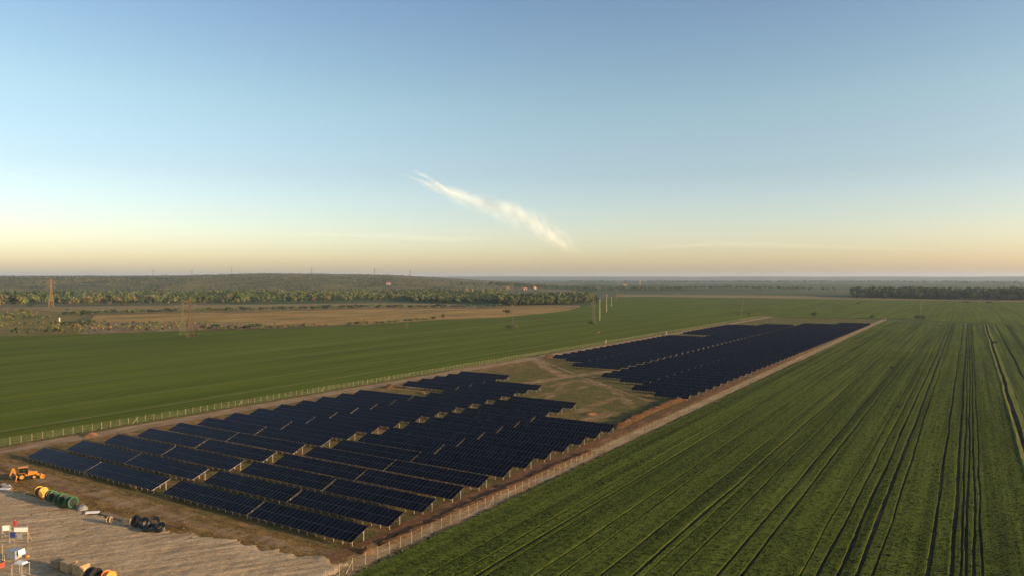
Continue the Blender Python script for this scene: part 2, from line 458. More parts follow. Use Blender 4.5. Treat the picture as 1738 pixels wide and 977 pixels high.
# pale field path and the track round the far end
def ribbon(name, pts, w, mat, z):
    b = MB(); n = len(pts)
    vs = []
    for i, p in enumerate(pts):
        d = (pts[min(i + 1, n - 1)] - pts[max(i - 1, 0)]); d.z = 0; d.normalize()
        nrm = Vector((-d.y, d.x, 0)); ww = w[i] if isinstance(w, (list, tuple)) else w
        vs += [p + nrm * ww / 2, p - nrm * ww / 2]
    b.add([(p.x, p.y, z) for p in vs], [(2 * i, 2 * i + 1, 2 * i + 3, 2 * i + 2) for i in range(n - 1)])
    return tag(b.build(name, mat), kind='structure')
ribbon('field_path', px([(-60, 647), (60, 634), (170, 622), (330, 605), (480, 590), (640, 573), (760, 560), (850, 550), (930, 541)]), [.7, .8, 1.0, .9, 1.2, 2.0, 1.4, .8, .5], M['track'], .012)
for k, (u_, v0_, v1_) in enumerate(((-158, -40, 640), (-161, -40, 640), (-186, -40, 660), (-189, -40, 660), (-214, -30, 700), (-217, -30, 700), (-243, -20, 720), (-246, -20, 720), (-330, 40, 560), (-333, 40, 560), (-372, 80, 520))):
    ribbon('tramline', [UV(u_ + .8 * math.sin(q * .9 + k), v0_ + (v1_ - v0_) * q / 14) for q in range(15)], .55 if k % 3 else .8, M['verge'] if k % 2 else M['track'], .012)
ribbon('field_boundary', [UV(ruv(VEND_R) + 1, 781.5), UV(200, 781.5), UV(700, 781.5)], 2.6, M['verge'], .0)
ribbon('farm_road', px([(1000, 496), (1250, 497.4), (1500, 499), (1738, 500.6), (2200, 503)]), 9, M['ditch'], -.03)
ribbon('farm_road', px([(1000, 500.5), (1250, 501.3), (1450, 502.6), (1738, 504), (2200, 507)]), 7, M['ditch'], -.02)

# site soil, uneven, with tracks and grass given as cover shares
def make_site():
    vv = np.concatenate([np.arange(-150, 260, .9), np.arange(260, 800, 2.2)])
    tt = np.linspace(0, 1, 150)
    V_, T_ = np.meshgrid(vv, tt, indexing='ij')
    L_, R_ = luv(V_) - .5, ruv(V_) + 2.6
    vend = VEND_L + (VEND_R - VEND_L) * T_
    Vc = np.minimum(V_, vend + 8)
    U_ = L_ + (R_ - L_) * T_
    z = .06 + .22 * (fbm(U_ / 6, Vc / 6, 3, 4) - .35) + .10 * (fbm(U_ / 1.5, Vc / 5, 9, 3) - .5)
    # distance helpers
    def seg(pts, w):
        best = np.full(U_.shape, 1e9)
        q = [toUV(G(x, y)) for x, y in pts]
        for (a0, b0), (a1, b1) in zip(q[:-1], q[1:]):
            du, dv = a1 - a0, b1 - b0; L2 = du * du + dv * dv
            t = np.clip(((U_ - a0) * du + (Vc - b0) * dv) / L2, 0, 1)
            best = np.minimum(best, np.hypot(U_ - a0 - t * du, Vc - b0 - t * dv))
        return 1 - sstep(w * .2, w * 1.6, best + 2.4 * (fbm(U_ / 4, Vc / 4, 61, 3) - .5))
    dl, dr = U_ - luv(Vc), ruv(Vc) - U_
    pale = np.zeros_like(U_); grass = np.full_like(U_, .30); red = np.zeros_like(U_)
    pale = np.maximum(pale, sstep(1.5, 4, dl) * (1 - sstep(9, 14, dl)) * .75)
    pale = np.maximum(pale, (1 - sstep(3.6, 5.2, dr)) * .62)
    red = np.maximum(red, sstep(3.4, 5.0, dr) * (1 - sstep(7.5, 10, dr)) * .72 * (1 - sstep(300, 420, Vc) * .6))
    grass = np.where(dl < 2.2, .62, grass)
    clear = sstep(108, 130, Vc) * (1 - sstep(262, 280, Vc)) * sstep(-112, -95, U_)
    grass = np.maximum(grass, clear * .50)
    grass = np.maximum(grass, sstep(-125, -110, U_) * (1 - sstep(0, 3, U_)) * .42)
    far = sstep(600, 660, Vc); grass = np.maximum(grass, far * .55); pale = np.maximum(pale, far * sstep(-110, -60, -U_ - 40) * .2)
    front = 1 - sstep(-6, 0, Vc)
    grass = grass * (1 - .65 * front)
    for pts, w, s in (([(845, 610), (905, 606), (925, 622), (960, 640)], 4, .8), ([(700, 660), (790, 622), (870, 608), (950, 592)], 4.5, .85),
                      ([(850, 660), (905, 648), (960, 640), (1040, 628)], 5, .75), ([(915, 690), (960, 650), (1010, 640)], 3, .6),
                      ([(930, 655), (985, 645), (1040, 660), (1085, 700)], 3.2, .62), ([(960, 705), (1000, 690), (1060, 670), (1130, 672)], 4, .6),
                      ([(905, 606), (1010, 648), (1130, 690)], 1.2, .8), ([(880, 680), (930, 668), (1000, 655)], 3, .6), ([(1000, 712), (1040, 700)], 5, .7),
                      ([(-40, 800), (60, 812), (180, 845), (330, 888), (480, 925), (590, 945)], 2.2, .72), ([(-40, 775), (80, 808), (220, 845), (380, 890)], 1.4, .66), ([(90, 822), (240, 868), (420, 915)], 1.2, .66)):
        pale = np.maximum(pale, seg(pts, w) * s * .80)
    grass = grass * (1 - sstep(.3, .8, pale))
    # hollow with greener grass at the berm
    hol = seg([(1075, 702), (1120, 685), (1140, 680)], 6)
    grass = np.maximum(grass, hol * .8); pale = pale * (1 - hol * .8)
    # wheel ruts along the tracks
    z = z - .07 * np.maximum(np.exp(-((dl - 5) / .5) ** 2), np.exp(-((dl - 7.2) / .5) ** 2)) - .06 * np.maximum(np.exp(-((dr - 2) / .4) ** 2), np.exp(-((dr - 3.9) / .4) ** 2))
    z = z + red * .30 * (fbm(U_ / 1.1, Vc / 1.6, 31, 3))
    z = np.maximum(z, .005)
    P = O.x + EU.x * U_ + EV.x * Vc, O.y + EU.y * U_ + EV.y * Vc
    Vt = np.stack([P[0].ravel(), P[1].ravel(), z.ravel()], 1)
    me = np_mesh('site_ground', Vt, grid_faces(len(vv), len(tt))[:, ::-1], [M['site']], smooth=True)
    at = me.color_attributes.new('cover', 'FLOAT_COLOR', 'POINT')
    C = np.stack([grass.ravel(), pale.ravel(), red.ravel(), np.ones(U_.size)], 1).astype(np.float32)
    at.data.foreach_set('color', C.ravel())
    return tag(link('site_ground', me), kind='structure')
make_site()

# gravel yard: a rutted pad
def make_yard():
    edge = px([(-260, 742), (-90, 785), (0, 816), (60, 841), (150, 869), (300, 901), (350, 909), (410, 919), (480, 935), (545, 946), (592, 957), (575, 978), (500, 1040), (380, 1200), (-260, 1200)])
    E = np.array([(p.x, p.y) for p in edge])
    x0, x1, y0, y1 = E[:, 0].min(), E[:, 0].max(), 74.0, E[:, 1].max()
    st = .42
    xs = np.arange(x0, x1 + st, st); ys = np.arange(y0, y1 + st, st)
    X, Y = np.meshgrid(xs, ys, indexing='ij')
    # signed distance to outline
    ins = np.zeros(X.shape, bool); dist = np.full(X.shape, 1e9)
    n = len(E)
    for i in range(n):
        ax, ay = E[i]; bx, by = E[(i + 1) % n]
        c = ((ay > Y) != (by > Y)) & (X < (bx - ax) * (Y - ay) / (by - ay + 1e-12) + ax)
        ins ^= c
        dx, dy = bx - ax, by - ay
        t = np.clip(((X - ax) * dx + (Y - ay) * dy) / (dx * dx + dy * dy), 0, 1)
        dist = np.minimum(dist, np.hypot(X - ax - t * dx, Y - ay - t * dy))
    s = np.where(ins, dist, -dist) + (fbm(X / 2.2, Y / 2.2, 5, 5) - .5) * 4.5
    ca, sa = math.cos(math.radians(22)), math.sin(math.radians(22))
    P, Q = X * ca + Y * sa, -X * sa + Y * ca
    ruts = fbm(P / 9, Q / 1.0, 41, 3) - .5
    wav = fbm(P / 22, Q / 5, 45, 3) - .5
    z = .30 + .20 * ruts + .16 * wav + .17 * (fbm(X / 1.0, Y / 1.0, 77, 3) - .5)
    z = np.where(s > 0, np.minimum(z, z * sstep(-.2, 1.8, s) - .02), -.3) 
    z = np.where(s > 0, z, -.3)
    V_ = np.stack([X.ravel(), Y.ravel(), z.ravel()], 1)
    Fc = grid_faces(len(xs), len(ys))
    keep = (s.ravel()[Fc] > -.8).any(1)
    me = np_mesh('gravel_yard', V_, Fc[keep], [M['gravel']], smooth=True)
    return tag(link('gravel_yard', me), kind='structure')
make_yard()

# wheat field right of the site: raised crop strips between tramlines
TRACKS = [(17.6, .22), (21.5, .34), (24.5, .55), (25.7, .22), (31.9, .36), (35.3, .32), (40.8, .42), (45.1, .62), (46.6, .2), (50.4, .34),
          (56.2, .50), (59.1, .55), (66.6, .2), (69.0, .40), (71.7, .62), (74.2, .70), (76.3, .34), (83.4, .55), (86.6, .62), (87.8, .36), (88.7, .40), (89.7, .36), (90.7, .30)]
def crop_strips(name, u_in, u_out, tracks, v0, v1, mat, h=.22, seed=1):
    r = np.random.default_rng(seed)
    n = int((v1 - v0) / 3) + 2
    vv = np.linspace(0, 1, n) ** 1.7 * (v1 - v0) + v0
    def wob(amp, sd): return amp * (fbm(vv / 38 + sd * 3.7, np.full(n, sd * 1.3), 50, 3) - .5) * 2
    edges = []
    lo = u_in(vv)
    for k, (u, w) in enumerate(tracks):
        c = u + wob(.45, k) * (1 if w < .5 else .8); ww = w * (.75 + .55 * vnoise(vv / 12, np.full(n, k * 2.1), 60))
        edges.append((lo, c - ww / 2)); lo = c + ww / 2
    edges.append((lo, u_out(vv)))
    Vs, Fs = [], []; base = 0
    for k, (a, b) in enumerate(edges):
        b = np.maximum(b, a + .05)
        wdt = np.minimum(.09, (b - a) * .3)
        hh = h * (.93 + .14 * r.random())
        j1, j2 = r.normal(0, .04, n), r.normal(0, .04, n); rag = .75 + .5 * r.random(n)
        prof = [(a + j1, 0), (a + .04 + j1, hh * .8 * rag), (a + wdt, hh), (b - wdt, hh), (b - .04 + j2, hh * .8 * rag[::-1]), (b + j2, 0)]
        rows = []
        for uu, zz in prof:
            p = np.stack([O.x + EU.x * uu + EV.x * vv, O.y + EU.y * uu + EV.y * vv, np.full(n, zz) + (0 if np.all(np.asarray(zz) == 0) else 1) * ((fbm(vv / 9, np.full(n, k * 1.7), 70, 2) - .5) * .02)], 1)
            rows.append(p)
        P = np.stack(rows, 0).reshape(-1, 3)
        Vs.append(P); Fs.append(grid_faces(6, n) + base); base += len(P)
        e0 = np.array([[base - len(P) + i * n for i in (0, 1, 2, 3, 4, 5)]])
    me = np_mesh(name, np.concatenate(Vs), np.concatenate(Fs), [mat])
    return tag(link(name, me), 'tall green wheat standing in long strips between wheel tracks', None, kind='structure')
RE = lambda v: ruv(v) + 1.5 + .5 * (fbm(v / 5, v * 0, 81, 3) - .5)
crop_strips('wheat_field', RE, lambda v: 100.2 + 0 * v + .5 * (fbm(v / 7, v * 0, 82, 3) - .5), TRACKS, -75, 778, M['crop'])
crop_strips('wheat_field_beyond_ditch', lambda v: 104.0 + 0 * v, lambda v: 420 + 0 * v, [(109.8, .7), (118, .5), (119.6, .5), (131, .4), (150, .6), (152, .6), (171, .6), (195, .6), (220, .6), (260, .6), (300, .6)], 0, 778, M['crop'], .20, 2)
def wheat_tufts(n=150000):
    r = np.random.default_rng(5)
    v = -45 + 470 * r.random(n) ** 2.6; u = r.uniform(9, 100, n)
    ok = u > ruv(v) + 1.7
    for k, (tu, w) in enumerate(TRACKS):
        c = tu + .45 * (fbm(v / 38 + k * 3.7, np.full(n, k * 1.3), 50, 3) - .5) * 2 * (1 if w < .5 else .8)
        ok &= np.abs(u - c) > w / 2 + .10
    u, v = u[ok], v[ok]; n = len(u)
    X_ = O.x + EU.x * u + EV.x * v; Y_ = O.y + EU.y * u + EV.y * v
    a = r.uniform(0, math.pi, n); w = r.uniform(.07, .18, n); h = r.uniform(.24, .37, n); le = r.normal(0, .10, (n, 2))
    P = []
    for da in (0, 1.7):
        dx, dy = np.cos(a + da) * w, np.sin(a + da) * w
        P.append(np.stack([np.stack([X_ - dx * .6, Y_ - dy * .6, np.full(n, .12)], 1), np.stack([X_ + dx * .6, Y_ + dy * .6, np.full(n, .12)], 1),
                           np.stack([X_ + dx + le[:, 0], Y_ + dy + le[:, 1], h], 1), np.stack([X_ - dx * .7 + le[:, 0], Y_ - dy * .7 + le[:, 1], h * .9], 1)], 1))
    V_ = np.concatenate(P).reshape(-1, 3)
    tag(link('wheat_plants', np_mesh('wheat_plants', V_, np.arange(len(V_)).reshape(-1, 4), [M['crop_shaded']])), 'upright wheat plants over the near part of the striped field', None, kind='stuff')
wheat_tufts()
# soil under the wheat and ditch between the two fields
soil = [UV(RE(np.array([-80.]))[0] - 1.2, -80), UV(100.5, -80), UV(100.5, 779), UV(RE(np.array([779.]))[0] - 1.2, 779)]
poly_sheet('field_soil', soil, M['ditch'], -.05)
def make_ditch():
    n = 240; vv = np.linspace(-80, 779, n)
    prof = [(99.6, .13), (100.3, .40), (100.9, .28), (101.3, -.30), (101.8, -.30), (102.3, .22), (104.2, .14)]
    rows = []
    for k, (u, z) in enumerate(prof):
        uu = u + .6 * (fbm(vv / 14, vv * 0 + k, 90, 3) - .5) + .8 * (fbm(vv / 60, vv * 0, 95, 2) - .5)
        rows.append(np.stack([O.x + EU.x * uu + EV.x * vv, O.y + EU.y * uu + EV.y * vv, np.full(n, z) + .25 * (fbm(vv / 2, vv * 0 + k, 91, 3) - .5)], 1))
    P = np.stack(rows, 0).reshape(-1, 3)
    Fc = grid_faces(len(prof), n)
    mi = (Fc[:, 0] // n); mi = np.where((mi <= 1) | (mi >= 5), 1, 0)
    tag(link('ditch', np_mesh('ditch', P, Fc, [M['ditch'], M['verge']], mi)), kind='structure')
make_ditch()

# hills: wooded escarpment on the left, low blue ridge all along the horizon
def hillf(X, Y):
    s = X / np.maximum(Y, 1) * F + IW / 2                     # bearing, in photo columns
    k = 1 - sstep(620, 1000, s)
    g = fbm(X / 260 + .3 * fbm(X / 500, Y / 500, 5), Y / 700, 11, 4)
    front = 2050 + 350 * (fbm(X / 700, Y * 0, 12, 3) - .5)
    slope = sstep(0, 1, (Y - front) / 900 + (g - .5) * .55)
    top = 38 + 18 * sstep(3000, 5200, Y)
    bump = 13 * np.exp(-((s - 440) / 110) ** 2) * sstep(2900, 3800, Y) + 9 * np.exp(-((s - 600) / 150) ** 2) * sstep(3000, 4200, Y)
    h = k * (slope * top + bump + slope * 7 * (fbm(X / 120, Y / 120, 14, 4) - .5))
    return h
xs = np.linspace(-4300, 900, 300); ys = np.linspace(1700, 5600, 150)
X, Y = np.meshgrid(xs, ys, indexing='ij')
Z = hillf(X, Y) * sstep(5600, 5300, Y) - .4 * (hillf(X, Y) < .3) - .5
Z = np.where(Y > 5500, np.minimum(Z, -1), Z)
tag(link('hills', np_mesh('hills', np.stack([X.ravel(), Y.ravel(), Z.ravel()], 1), grid_faces(300, 150), [M['hill']], smooth=True)), kind='structure')
th = np.linspace(-1.15, 1.15, 260); rr = np.linspace(12500, 21000, 24)
T, R = np.meshgrid(th, rr, indexing='ij')
X, Y = np.sin(T) * R, np.cos(T) * R
crest = 52 + 20 * fbm(T * 9, R * 0, 21, 4)
Z = crest * sstep(12700, 14500, R + 500 * (fbm(T * 14, R / 900, 23, 3) - .5)) * (1 - .25 * (fbm(T * 20, R / 600, 25, 3) > .62)) + 4 * (fbm(T * 60, R / 200, 27, 3) - .5) - 1.5
tag(link('hills', np_mesh('hills', np.stack([X.ravel(), Y.ravel(), Z.ravel()], 1), grid_faces(260, 24)[:, ::-1], [M['hill']], smooth=True)), kind='structure')

# ------------------------------------------------------------------ solar tables
MW, MWB, MLB, TILT, ZF = 1.118, 1.098, 2.27, math.radians(20), .85
NC = 24
TL = NC * MW
def module_shape(b, x, s, Mx):
    """one framed module, x/s its lower left corner in the table plane"""
    fr, th = .032, .035
    P = lambda a, c, d: Mx @ Vector((x + a, s + c, d))
    o = [P(0, 0, th), P(MWB, 0, th), P(MWB, MLB, th), P(0, MLB, th)]
    i = [P(fr, fr, th), P(MWB - fr, fr, th), P(MWB - fr, MLB - fr, th), P(fr, MLB - fr, th)]
    g = [P(fr, fr, th - .006), P(MWB - fr, fr, th - .006), P(MWB - fr, MLB - fr, th - .006), P(fr, MLB - fr, th - .006)]
    u = [P(0, 0, 0), P(MWB, 0, 0), P(MWB, MLB, 0), P(0, MLB, 0)]
    fs = [(k, (k + 1) % 4, 4 + (k + 1) % 4, 4 + k) for k in range(4)] + [(4 + k, 4 + (k + 1) % 4, 8 + (k + 1) % 4, 8 + k) for k in range(4)]
    fs += [(12 + k, 12 + (k + 1) % 4, (k + 1) % 4, k) for k in range(4)] + [(15, 14, 13, 12)]
    b.add(o + i + g + u, fs, 0); b.add(g, [(0, 1, 2, 3)], 1)
    return b
MT = Matrix.Translation((0, 0, ZF)) @ Matrix.Rotation(TILT, 4, 'X')
MOD_ME = module_shape(MB(), 0, 0, Matrix.Identity(4)).mesh('module', [M['frame'], M['glass']])
def array_mesh(nc):
    b = MB()
    for c in range(nc):
        for r in range(2): module_shape(b, c * MW, r * (MLB + .03), MT)
    return b.mesh('modules', [M['frame'], M['glass']])
YF, YB = .45, 3.25
def zt(y): return ZF + y * math.tan(TILT)
def post_mesh(y):
    b = MB(); h = zt(y) - .13
    b.box((0, 0, h / 2 - .15), (.09, .012, h + .3)); b.box((-.04, .04, h / 2 - .15), (.012, .07, h + .3)); b.box((.04, .04, h / 2 - .15), (.012, .07, h + .3))
    return b.mesh('post', M['galv'])
PF_ME, PB_ME = post_mesh(YF), post_mesh(YB)
def rafter_shape(b, x):
    p0 = MT @ Vector((x, -.02, -.10)); p1 = MT @ Vector((x, 2 * MLB + .05, -.10))
    return b.bar(p0, p1, .06, .11)
RAFT_ME = rafter_shape(MB(), 0).mesh('rafter', M['galv'])
PURL = [.45, 1.75, 2.85, 4.1]
def purlin_mesh(nc):
    b = MB(); b.box((nc * MW / 2 - .01, 0, 0), (nc * MW + .05, .06, .05)); return b.mesh('purlin', M['galv'])
def frame_xs(nc): return [.25 + k * (nc * MW - .52) / (nc // 2) for k in range(nc // 2 + 1)]
def support_mesh(nc):
    b = MB()
    for x in frame_xs(nc):
        rafter_shape(b, x)
        for y in (YF, YB): b.box((x, y, (zt(y) - .13) / 2 - .15), (.09, .08, zt(y) + .17))
    for s in PURL:
        c = MT @ Vector((nc * MW / 2, s, -.028)); b.box(c, (nc * MW + .05, .06, .05), 0, Matrix.Rotation(TILT, 3, 'X'))
    return b.mesh('support_frame', M['galv'])
ARR = {nc: array_mesh(nc) for nc in (24, 12)}
SUP = {nc: support_mesh(nc) for nc in (24, 12)}
PUR_ME = purlin_mesh(24)
ONES = ['', 'first', 'second', 'third', 'fourth', 'fifth', 'sixth', 'seventh', 'eighth', 'ninth', 'tenth', 'eleventh', 'twelfth', 'thirteenth', 'fourteenth', 'fifteenth', 'sixteenth', 'seventeenth', 'eighteenth', 'nineteenth']
def ordinal(n):
    if n < 20: return ONES[n]
    t, o = divmod(n, 10); base = {2: 'twent', 3: 'thirt', 4: 'fort', 5: 'fift'}[t]
    return base + 'ieth' if o == 0 else base + 'y-' + ONES[o]
COLX = [-(4 * TL + 1.0 + 3.7), -(3 * TL + .5 + 3.7), -(2 * TL + .5), -TL]        # left edge of each table column
WHERE = ['beside the left fence track', 'just left of the middle aisle', 'just right of the middle aisle', 'at the right fence end']
def table(row, c, v, nc, label, detailed, group, half_right=True):
    u = COLX[c] + (TL - nc * MW if half_right else 0) + (8.0 * (v - 180) / 500 if 'far array' in label else -.3)
    p = UV(u, v, .06 + random.uniform(-.05, .05))
    t = thing('solar_table', label, 'solar table', p, -A + math.radians(random.uniform(-.12, .12)), group)
    t.rotation_euler.x = math.radians(random.uniform(-.5, .5))
    if detailed:
        for k in range(nc):
            for r in range(2):
                o = link('module', MOD_ME, t); o.matrix_local = MT @ Matrix.Translation((k * MW, r * (MLB + .03), random.uniform(-.004, .004)))
        for x in frame_xs(nc):
            link('post', PF_ME, t, (x, YF, 0)); link('post', PB_ME, t, (x, YB, 0)); link('rafter', RAFT_ME, t, (x, 0, 0))
        for s in PURL:
            link('purlin', PUR_ME, t, MT @ Vector((0, s, -.028)), (TILT, 0, 0))
    else:
        tag(link('modules', ARR[nc], t), kind='stuff'); link('support_frame', SUP[nc], t)
PITCHV = 9.55
near_rows = {0: [r for r in range(1, 21) if r not in (14, 15)], 1: range(1, 19), 2: range(1, 16), 3: range(1, 13)}
for c in range(4):
    for r in near_rows[c]:
        table(r, c, (r - 1) * PITCHV, 24, f'solar table {WHERE[c]}, {ordinal(r)} row from the gravel yard', r <= 4, 'solar tables of the near array')
V0F = 174.2
far_rows = {0: [r for r in range(11, 46) if r not in (30, 31, 32)], 1: range(8, 49), 2: range(5, 52), 3: range(2, 55)}
for c in range(4):
    for r in far_rows[c]:
        table(r, c, V0F + (r - 1) * PITCHV, 24, f'far array solar table {WHERE[c]}, {ordinal(r)} row beyond the clearing', False, 'solar tables of the far array')
for r, c in ((10, 0), (4, 2), (1, 3)):
    table(r, c, V0F + (r - 1) * PITCHV, 12, f'half-length far array solar table {WHERE[c]}, {ordinal(r)} row beyond the clearing', False, 'solar tables of the far array')

# ------------------------------------------------------------------ perimeter fence
def fpost(h=2.15):
    b = MB(); b.box((0, 0, h / 2 - .1), (.05, .05, h + .2)); b.box((0, .02, h - .02), (.06, .06, .03)); return b.mesh('post', M['post'])
FP = fpost()
STR_ME = MB().bar((0, 0, 1.75), (1.55, 0, 0), .06).mesh('brace', M['post'])
def fence(name, p0, p1, label, brace_every, first_brace=3):
    d = p1 - p0; L = d.length; rz = math.atan2(d.y, d.x)
    t = thing(name, label, 'fence', p0, rz)
    n = int(round(L / 2.5)); n = min(n, 299)
    st = L / n
    for k in range(n + 1):
        x = k * st
        o = link('post', FP, t, (x, 0, random.uniform(-.05, .03)), (random.uniform(-.012, .012), random.uniform(-.012, .012), 0))
        if k % brace_every == first_brace and k < 150:
            link('brace', STR_ME, t, (x, 0, 0), (0, 0, math.pi))
    b = MB(); b.add([(0, 0, .06), (L, 0, .06), (L, 0, 2.0), (0, 0, 2.0)], [(0, 1, 2, 3)])
    tag(b.build('wire_mesh', M['wire'], t), kind='stuff')
    w = MB()
    for z in (.08, 1.05, 2.0): w.bar((0, .035, z), (L, .035, z), .006)
    w.build('line_wire', M['post'], t)
    return t
fence('fence', UV(ruv(-24), -24), UV(ruv(VEND_R), VEND_R), 'wire fence with pale posts between the dirt track and the striped wheat field', 14, 6)
fence('fence', UV(luv(-24), -24), UV(luv(VEND_L), VEND_L), 'wire fence with pale posts between the plain green field and the solar rows', 14, 10)
fence('fence', UV(luv(VEND_L), VEND_L), UV(ruv(VEND_R), VEND_R), 'wire fence closing the far end of the solar site', 60, 3)

# spoil heaps
def heap(name, pts, w, h, mat, label, cat='soil heap', seed=3, n_across=15, step=.35):
    Ls = [0]
    for a_, b_ in zip(pts[:-1], pts[1:]): Ls.append(Ls[-1] + (b_ - a_).length)
    tot = Ls[-1]; n = max(6, int(tot / step))
    Vs = []
    for i in range(n + 1):
        s = tot * i / n
        k = max(0, min(len(pts) - 2, next((j for j in range(len(Ls) - 1) if Ls[j + 1] >= s), len(pts) - 2)))
        f = (s - Ls[k]) / max(1e-6, Ls[k + 1] - Ls[k])
        p = pts[k].lerp(pts[k + 1], f); d = (pts[k + 1] - pts[k]).normalized(); nr = Vector((-d.y, d.x, 0))
        end = min(1, min(s, tot - s) / (w * .55) + .02) ** .6
        for j in range(n_across):
            t = j / (n_across - 1) * 2 - 1
            lump = float(fbm(np.array(p.x * 1.3 + t * 3.1), np.array(p.y * 1.3 + t * 2.3), seed, 4)); lump = (lump - .5) * 1.7 + .5
            z = h * max(0, (1 - t * t)) * (.45 + 1.1 * lump) * end - .03
            q = p + nr * (t * w / 2 * (.8 + .4 * lump) * max(end, .3))
            Vs.append((q.x, q.y, z))
    me = np_mesh(name, np.array(Vs), grid_faces(n + 1, n_across)[:, ::-1], [mat], smooth=True)
    return tag(link(name, me), label, cat)
heap('soil_berm', px([(1045, 727), (1085, 707), (1125, 690), (1165, 675)]), 4.0, 1.1, M['red_soil'], 'long red earth berm by the fence beside the grassy clearing', 'earth berm')
heap('soil_berm', [UV(3.2, 3), UV(3.4, 25), UV(3.6, 52), UV(4.0, 85)], 2.6, .55, M['red_soil'], 'low ridge of churned red soil between near solar rows and fence', 'earth berm', 8)
heap('soil_heap', px([(612, 941), (634, 933)]), 3.4, .9, M['orange_sand'], 'orange soil heap at the fence corner below the front solar row', seed=5, step=.3)
heap('soil_heap', px([(140, 741), (170, 737)]), 4.2, 1.1, M['orange_sand'], 'orange sand heap in front of the left fence', seed=6, step=.3)
heap('soil_heap', px([(992, 704), (1014, 702)]), 2.8, .7, M['orange_sand'], 'small sandy heap in the clearing by the short rows', seed=7, step=.3)
heap('soil_heap', px([(716, 668), (722, 667)]), 3.0, 1.2, M['orange_sand'], 'small orange heap in the gap of the solar rows', seed=9, step=.3)
heap('soil_heap', px([(655, 659), (668, 655)]), 4.0, 1.0, M['red_soil'], 'brown heap beside the left track behind thirteen rows', seed=10, step=.3)
heap('soil_heap', px([(925, 607), (938, 605)]), 5.0, 1.6, M['red_soil'], 'red soil heap where the left track meets the far array', seed=12, step=.3)
heap('soil_heap', px([(1011, 564), (1017, 563)]), 4.0, .9, M['red_soil'], 'lone sandy mound in the plain green field', seed=13, step=.5)

# ------------------------------------------------------------------ yard things
GZ = .28
def at(x, y, z=GZ): 
    p = G(x, y, z); return p
def rz_to(p, q): return math.atan2(q.y - p.y, q.x - p.x)

def cable_drum(name, label, p, axis_rz, R, W, flange_mat, core_mat, spokes=True, group=None, cat='cable drum', fill=.8):
    """drum lying on its rim: axle horizontal along local X"""
    t = thing(name, label, cat, p, axis_rz, group)
    Mx = lambda x: Matrix.Translation((x, 0, R)) @ Matrix.Rotation(math.pi / 2, 4, 'Y')
    for s in (-1, 1):
        b = MB(); x = s * W / 2; th = .07
        ri = R * .74 if spokes else .10
        b.lathe([(ri, -th / 2), (R - .10, -th / 2), (R - .10, -th * .9), (R, -th * .9), (R, th * .9), (R - .10, th * .9), (R - .10, th / 2), (ri, th / 2), (ri, -th / 2)], 28, 0, Mx(x))
        f = b.build('flange', flange_mat, t)
        if spokes:
            q = MB()
            for k in range(6):
                a = k * math.pi / 3 + .2
                q.bar((x + s * .05, .14 * math.cos(a), R + .14 * math.sin(a)), (x + s * .05, (R - .1) * math.cos(a), R + (R - .1) * math.sin(a)), .09, .05)
            q.build('spoke', flange_mat, f)
            q = MB(); q.lathe([(.0, -.09), (.13, -.09), (.13, .09), (0, .09)], 14, 0, Mx(x)); q.build('hub', M['dark_metal'], f)
    b = MB(); n = 12; prof = [(.2, -W / 2 + .03)]
    for k in range(n):
        z0 = -W / 2 + .04 + (W - .08) * k / n; z1 = z0 + (W - .08) / n
        prof += [(R * fill - .035, z0), (R * fill, (z0 + z1) / 2)]
    prof += [(R * fill - .035, W / 2 - .04), (.2, W / 2 - .03)]
    b.lathe(prof, 24, 0, Mx(0)); b.build('cable_winding', core_mat, t)
    return t
line_rz = rz_to(at(75, 842), at(260, 898))
cable_drum('cable_drum', 'yellow cable drum with brown winding at the edge of the gravel yard', at(70, 842), line_rz + .10, 1.05, 1.55, M['drum_yellow'], M['cable_brown'], False)
g0, g1 = at(88, 850), at(121, 860.5)
for k, lab in enumerate(('green cable drum standing next to the yellow drum', 'middle drum of the three green cable drums', 'open-spoked green cable drum beside the grey tarpaulin heap')):
    cable_drum('cable_drum', lab, g0.lerp(g1, k / 2), line_rz + (-.06, .02, .10)[k], 1.14, 1.25, M['drum_green'], M['cable_black'], True, 'green cable drums in line', fill=.72)
cable_drum('cable_drum', 'small wooden cable drum standing alone on the gravel edge', at(186, 887), line_rz + .5, .62, .55, M['wood'], M['cable_black'], False, fill=.6)
cable_drum('cable_drum', 'large black-wound drum with orange rim, cut off by the bottom edge', at(158, 988), line_rz + .15, 1.15, 1.2, M['cable_black'], M['cable_black'], True)
cable_drum('cable_drum', 'orange conduit drum at the bottom edge beside the black drum', at(184, 990), line_rz + .15, .98, 1.0, M['cable_orange'], M['cable_orange'], False, fill=.7)

# tarpaulin heap
def blob(name, p, size, mat, label, cat, seed=0, parent=None, n=14, m=8):
    V_ = []
    for i in range(n):
        for j in range(m):
            a = 2 * math.pi * i / n; e = (j / (m - 1)) * math.pi / 2
            r = .75 + .5 * float(fbm(np.array(math.cos(a) * 1.7 + 5 + e), np.array(math.sin(a) * 1.7 + 5 - e), seed, 3))
            V_.append((size[0] * r * math.cos(a) * math.cos(e), size[1] * r * math.sin(a) * math.cos(e), size[2] * r * math.sin(e)))
    Q = [(i * m + j, ((i + 1) % n) * m + j, ((i + 1) % n) * m + j + 1, i * m + j + 1) for i in range(n) for j in range(m - 1)]
    o = link(name, np_mesh(name, np.array(V_), np.array(Q), [mat], smooth=True), parent, p)
    if label: tag(o, label, cat)
    return o
blob('tarpaulin_heap', at(140, 864, .1), (1.1, .9, 1.0), M['grey_tarp'], 'grey tarpaulin heap beside the green cable drums', 'tarpaulin', 4)
b = MB(); b.box((0, 0, .10), (2.4, 1.0, .06)); o = b.build('white_sheet', M['white']); o.location = at(157, 869.5, .2); o.rotation_euler = (.1, .05, line_rz + .9)
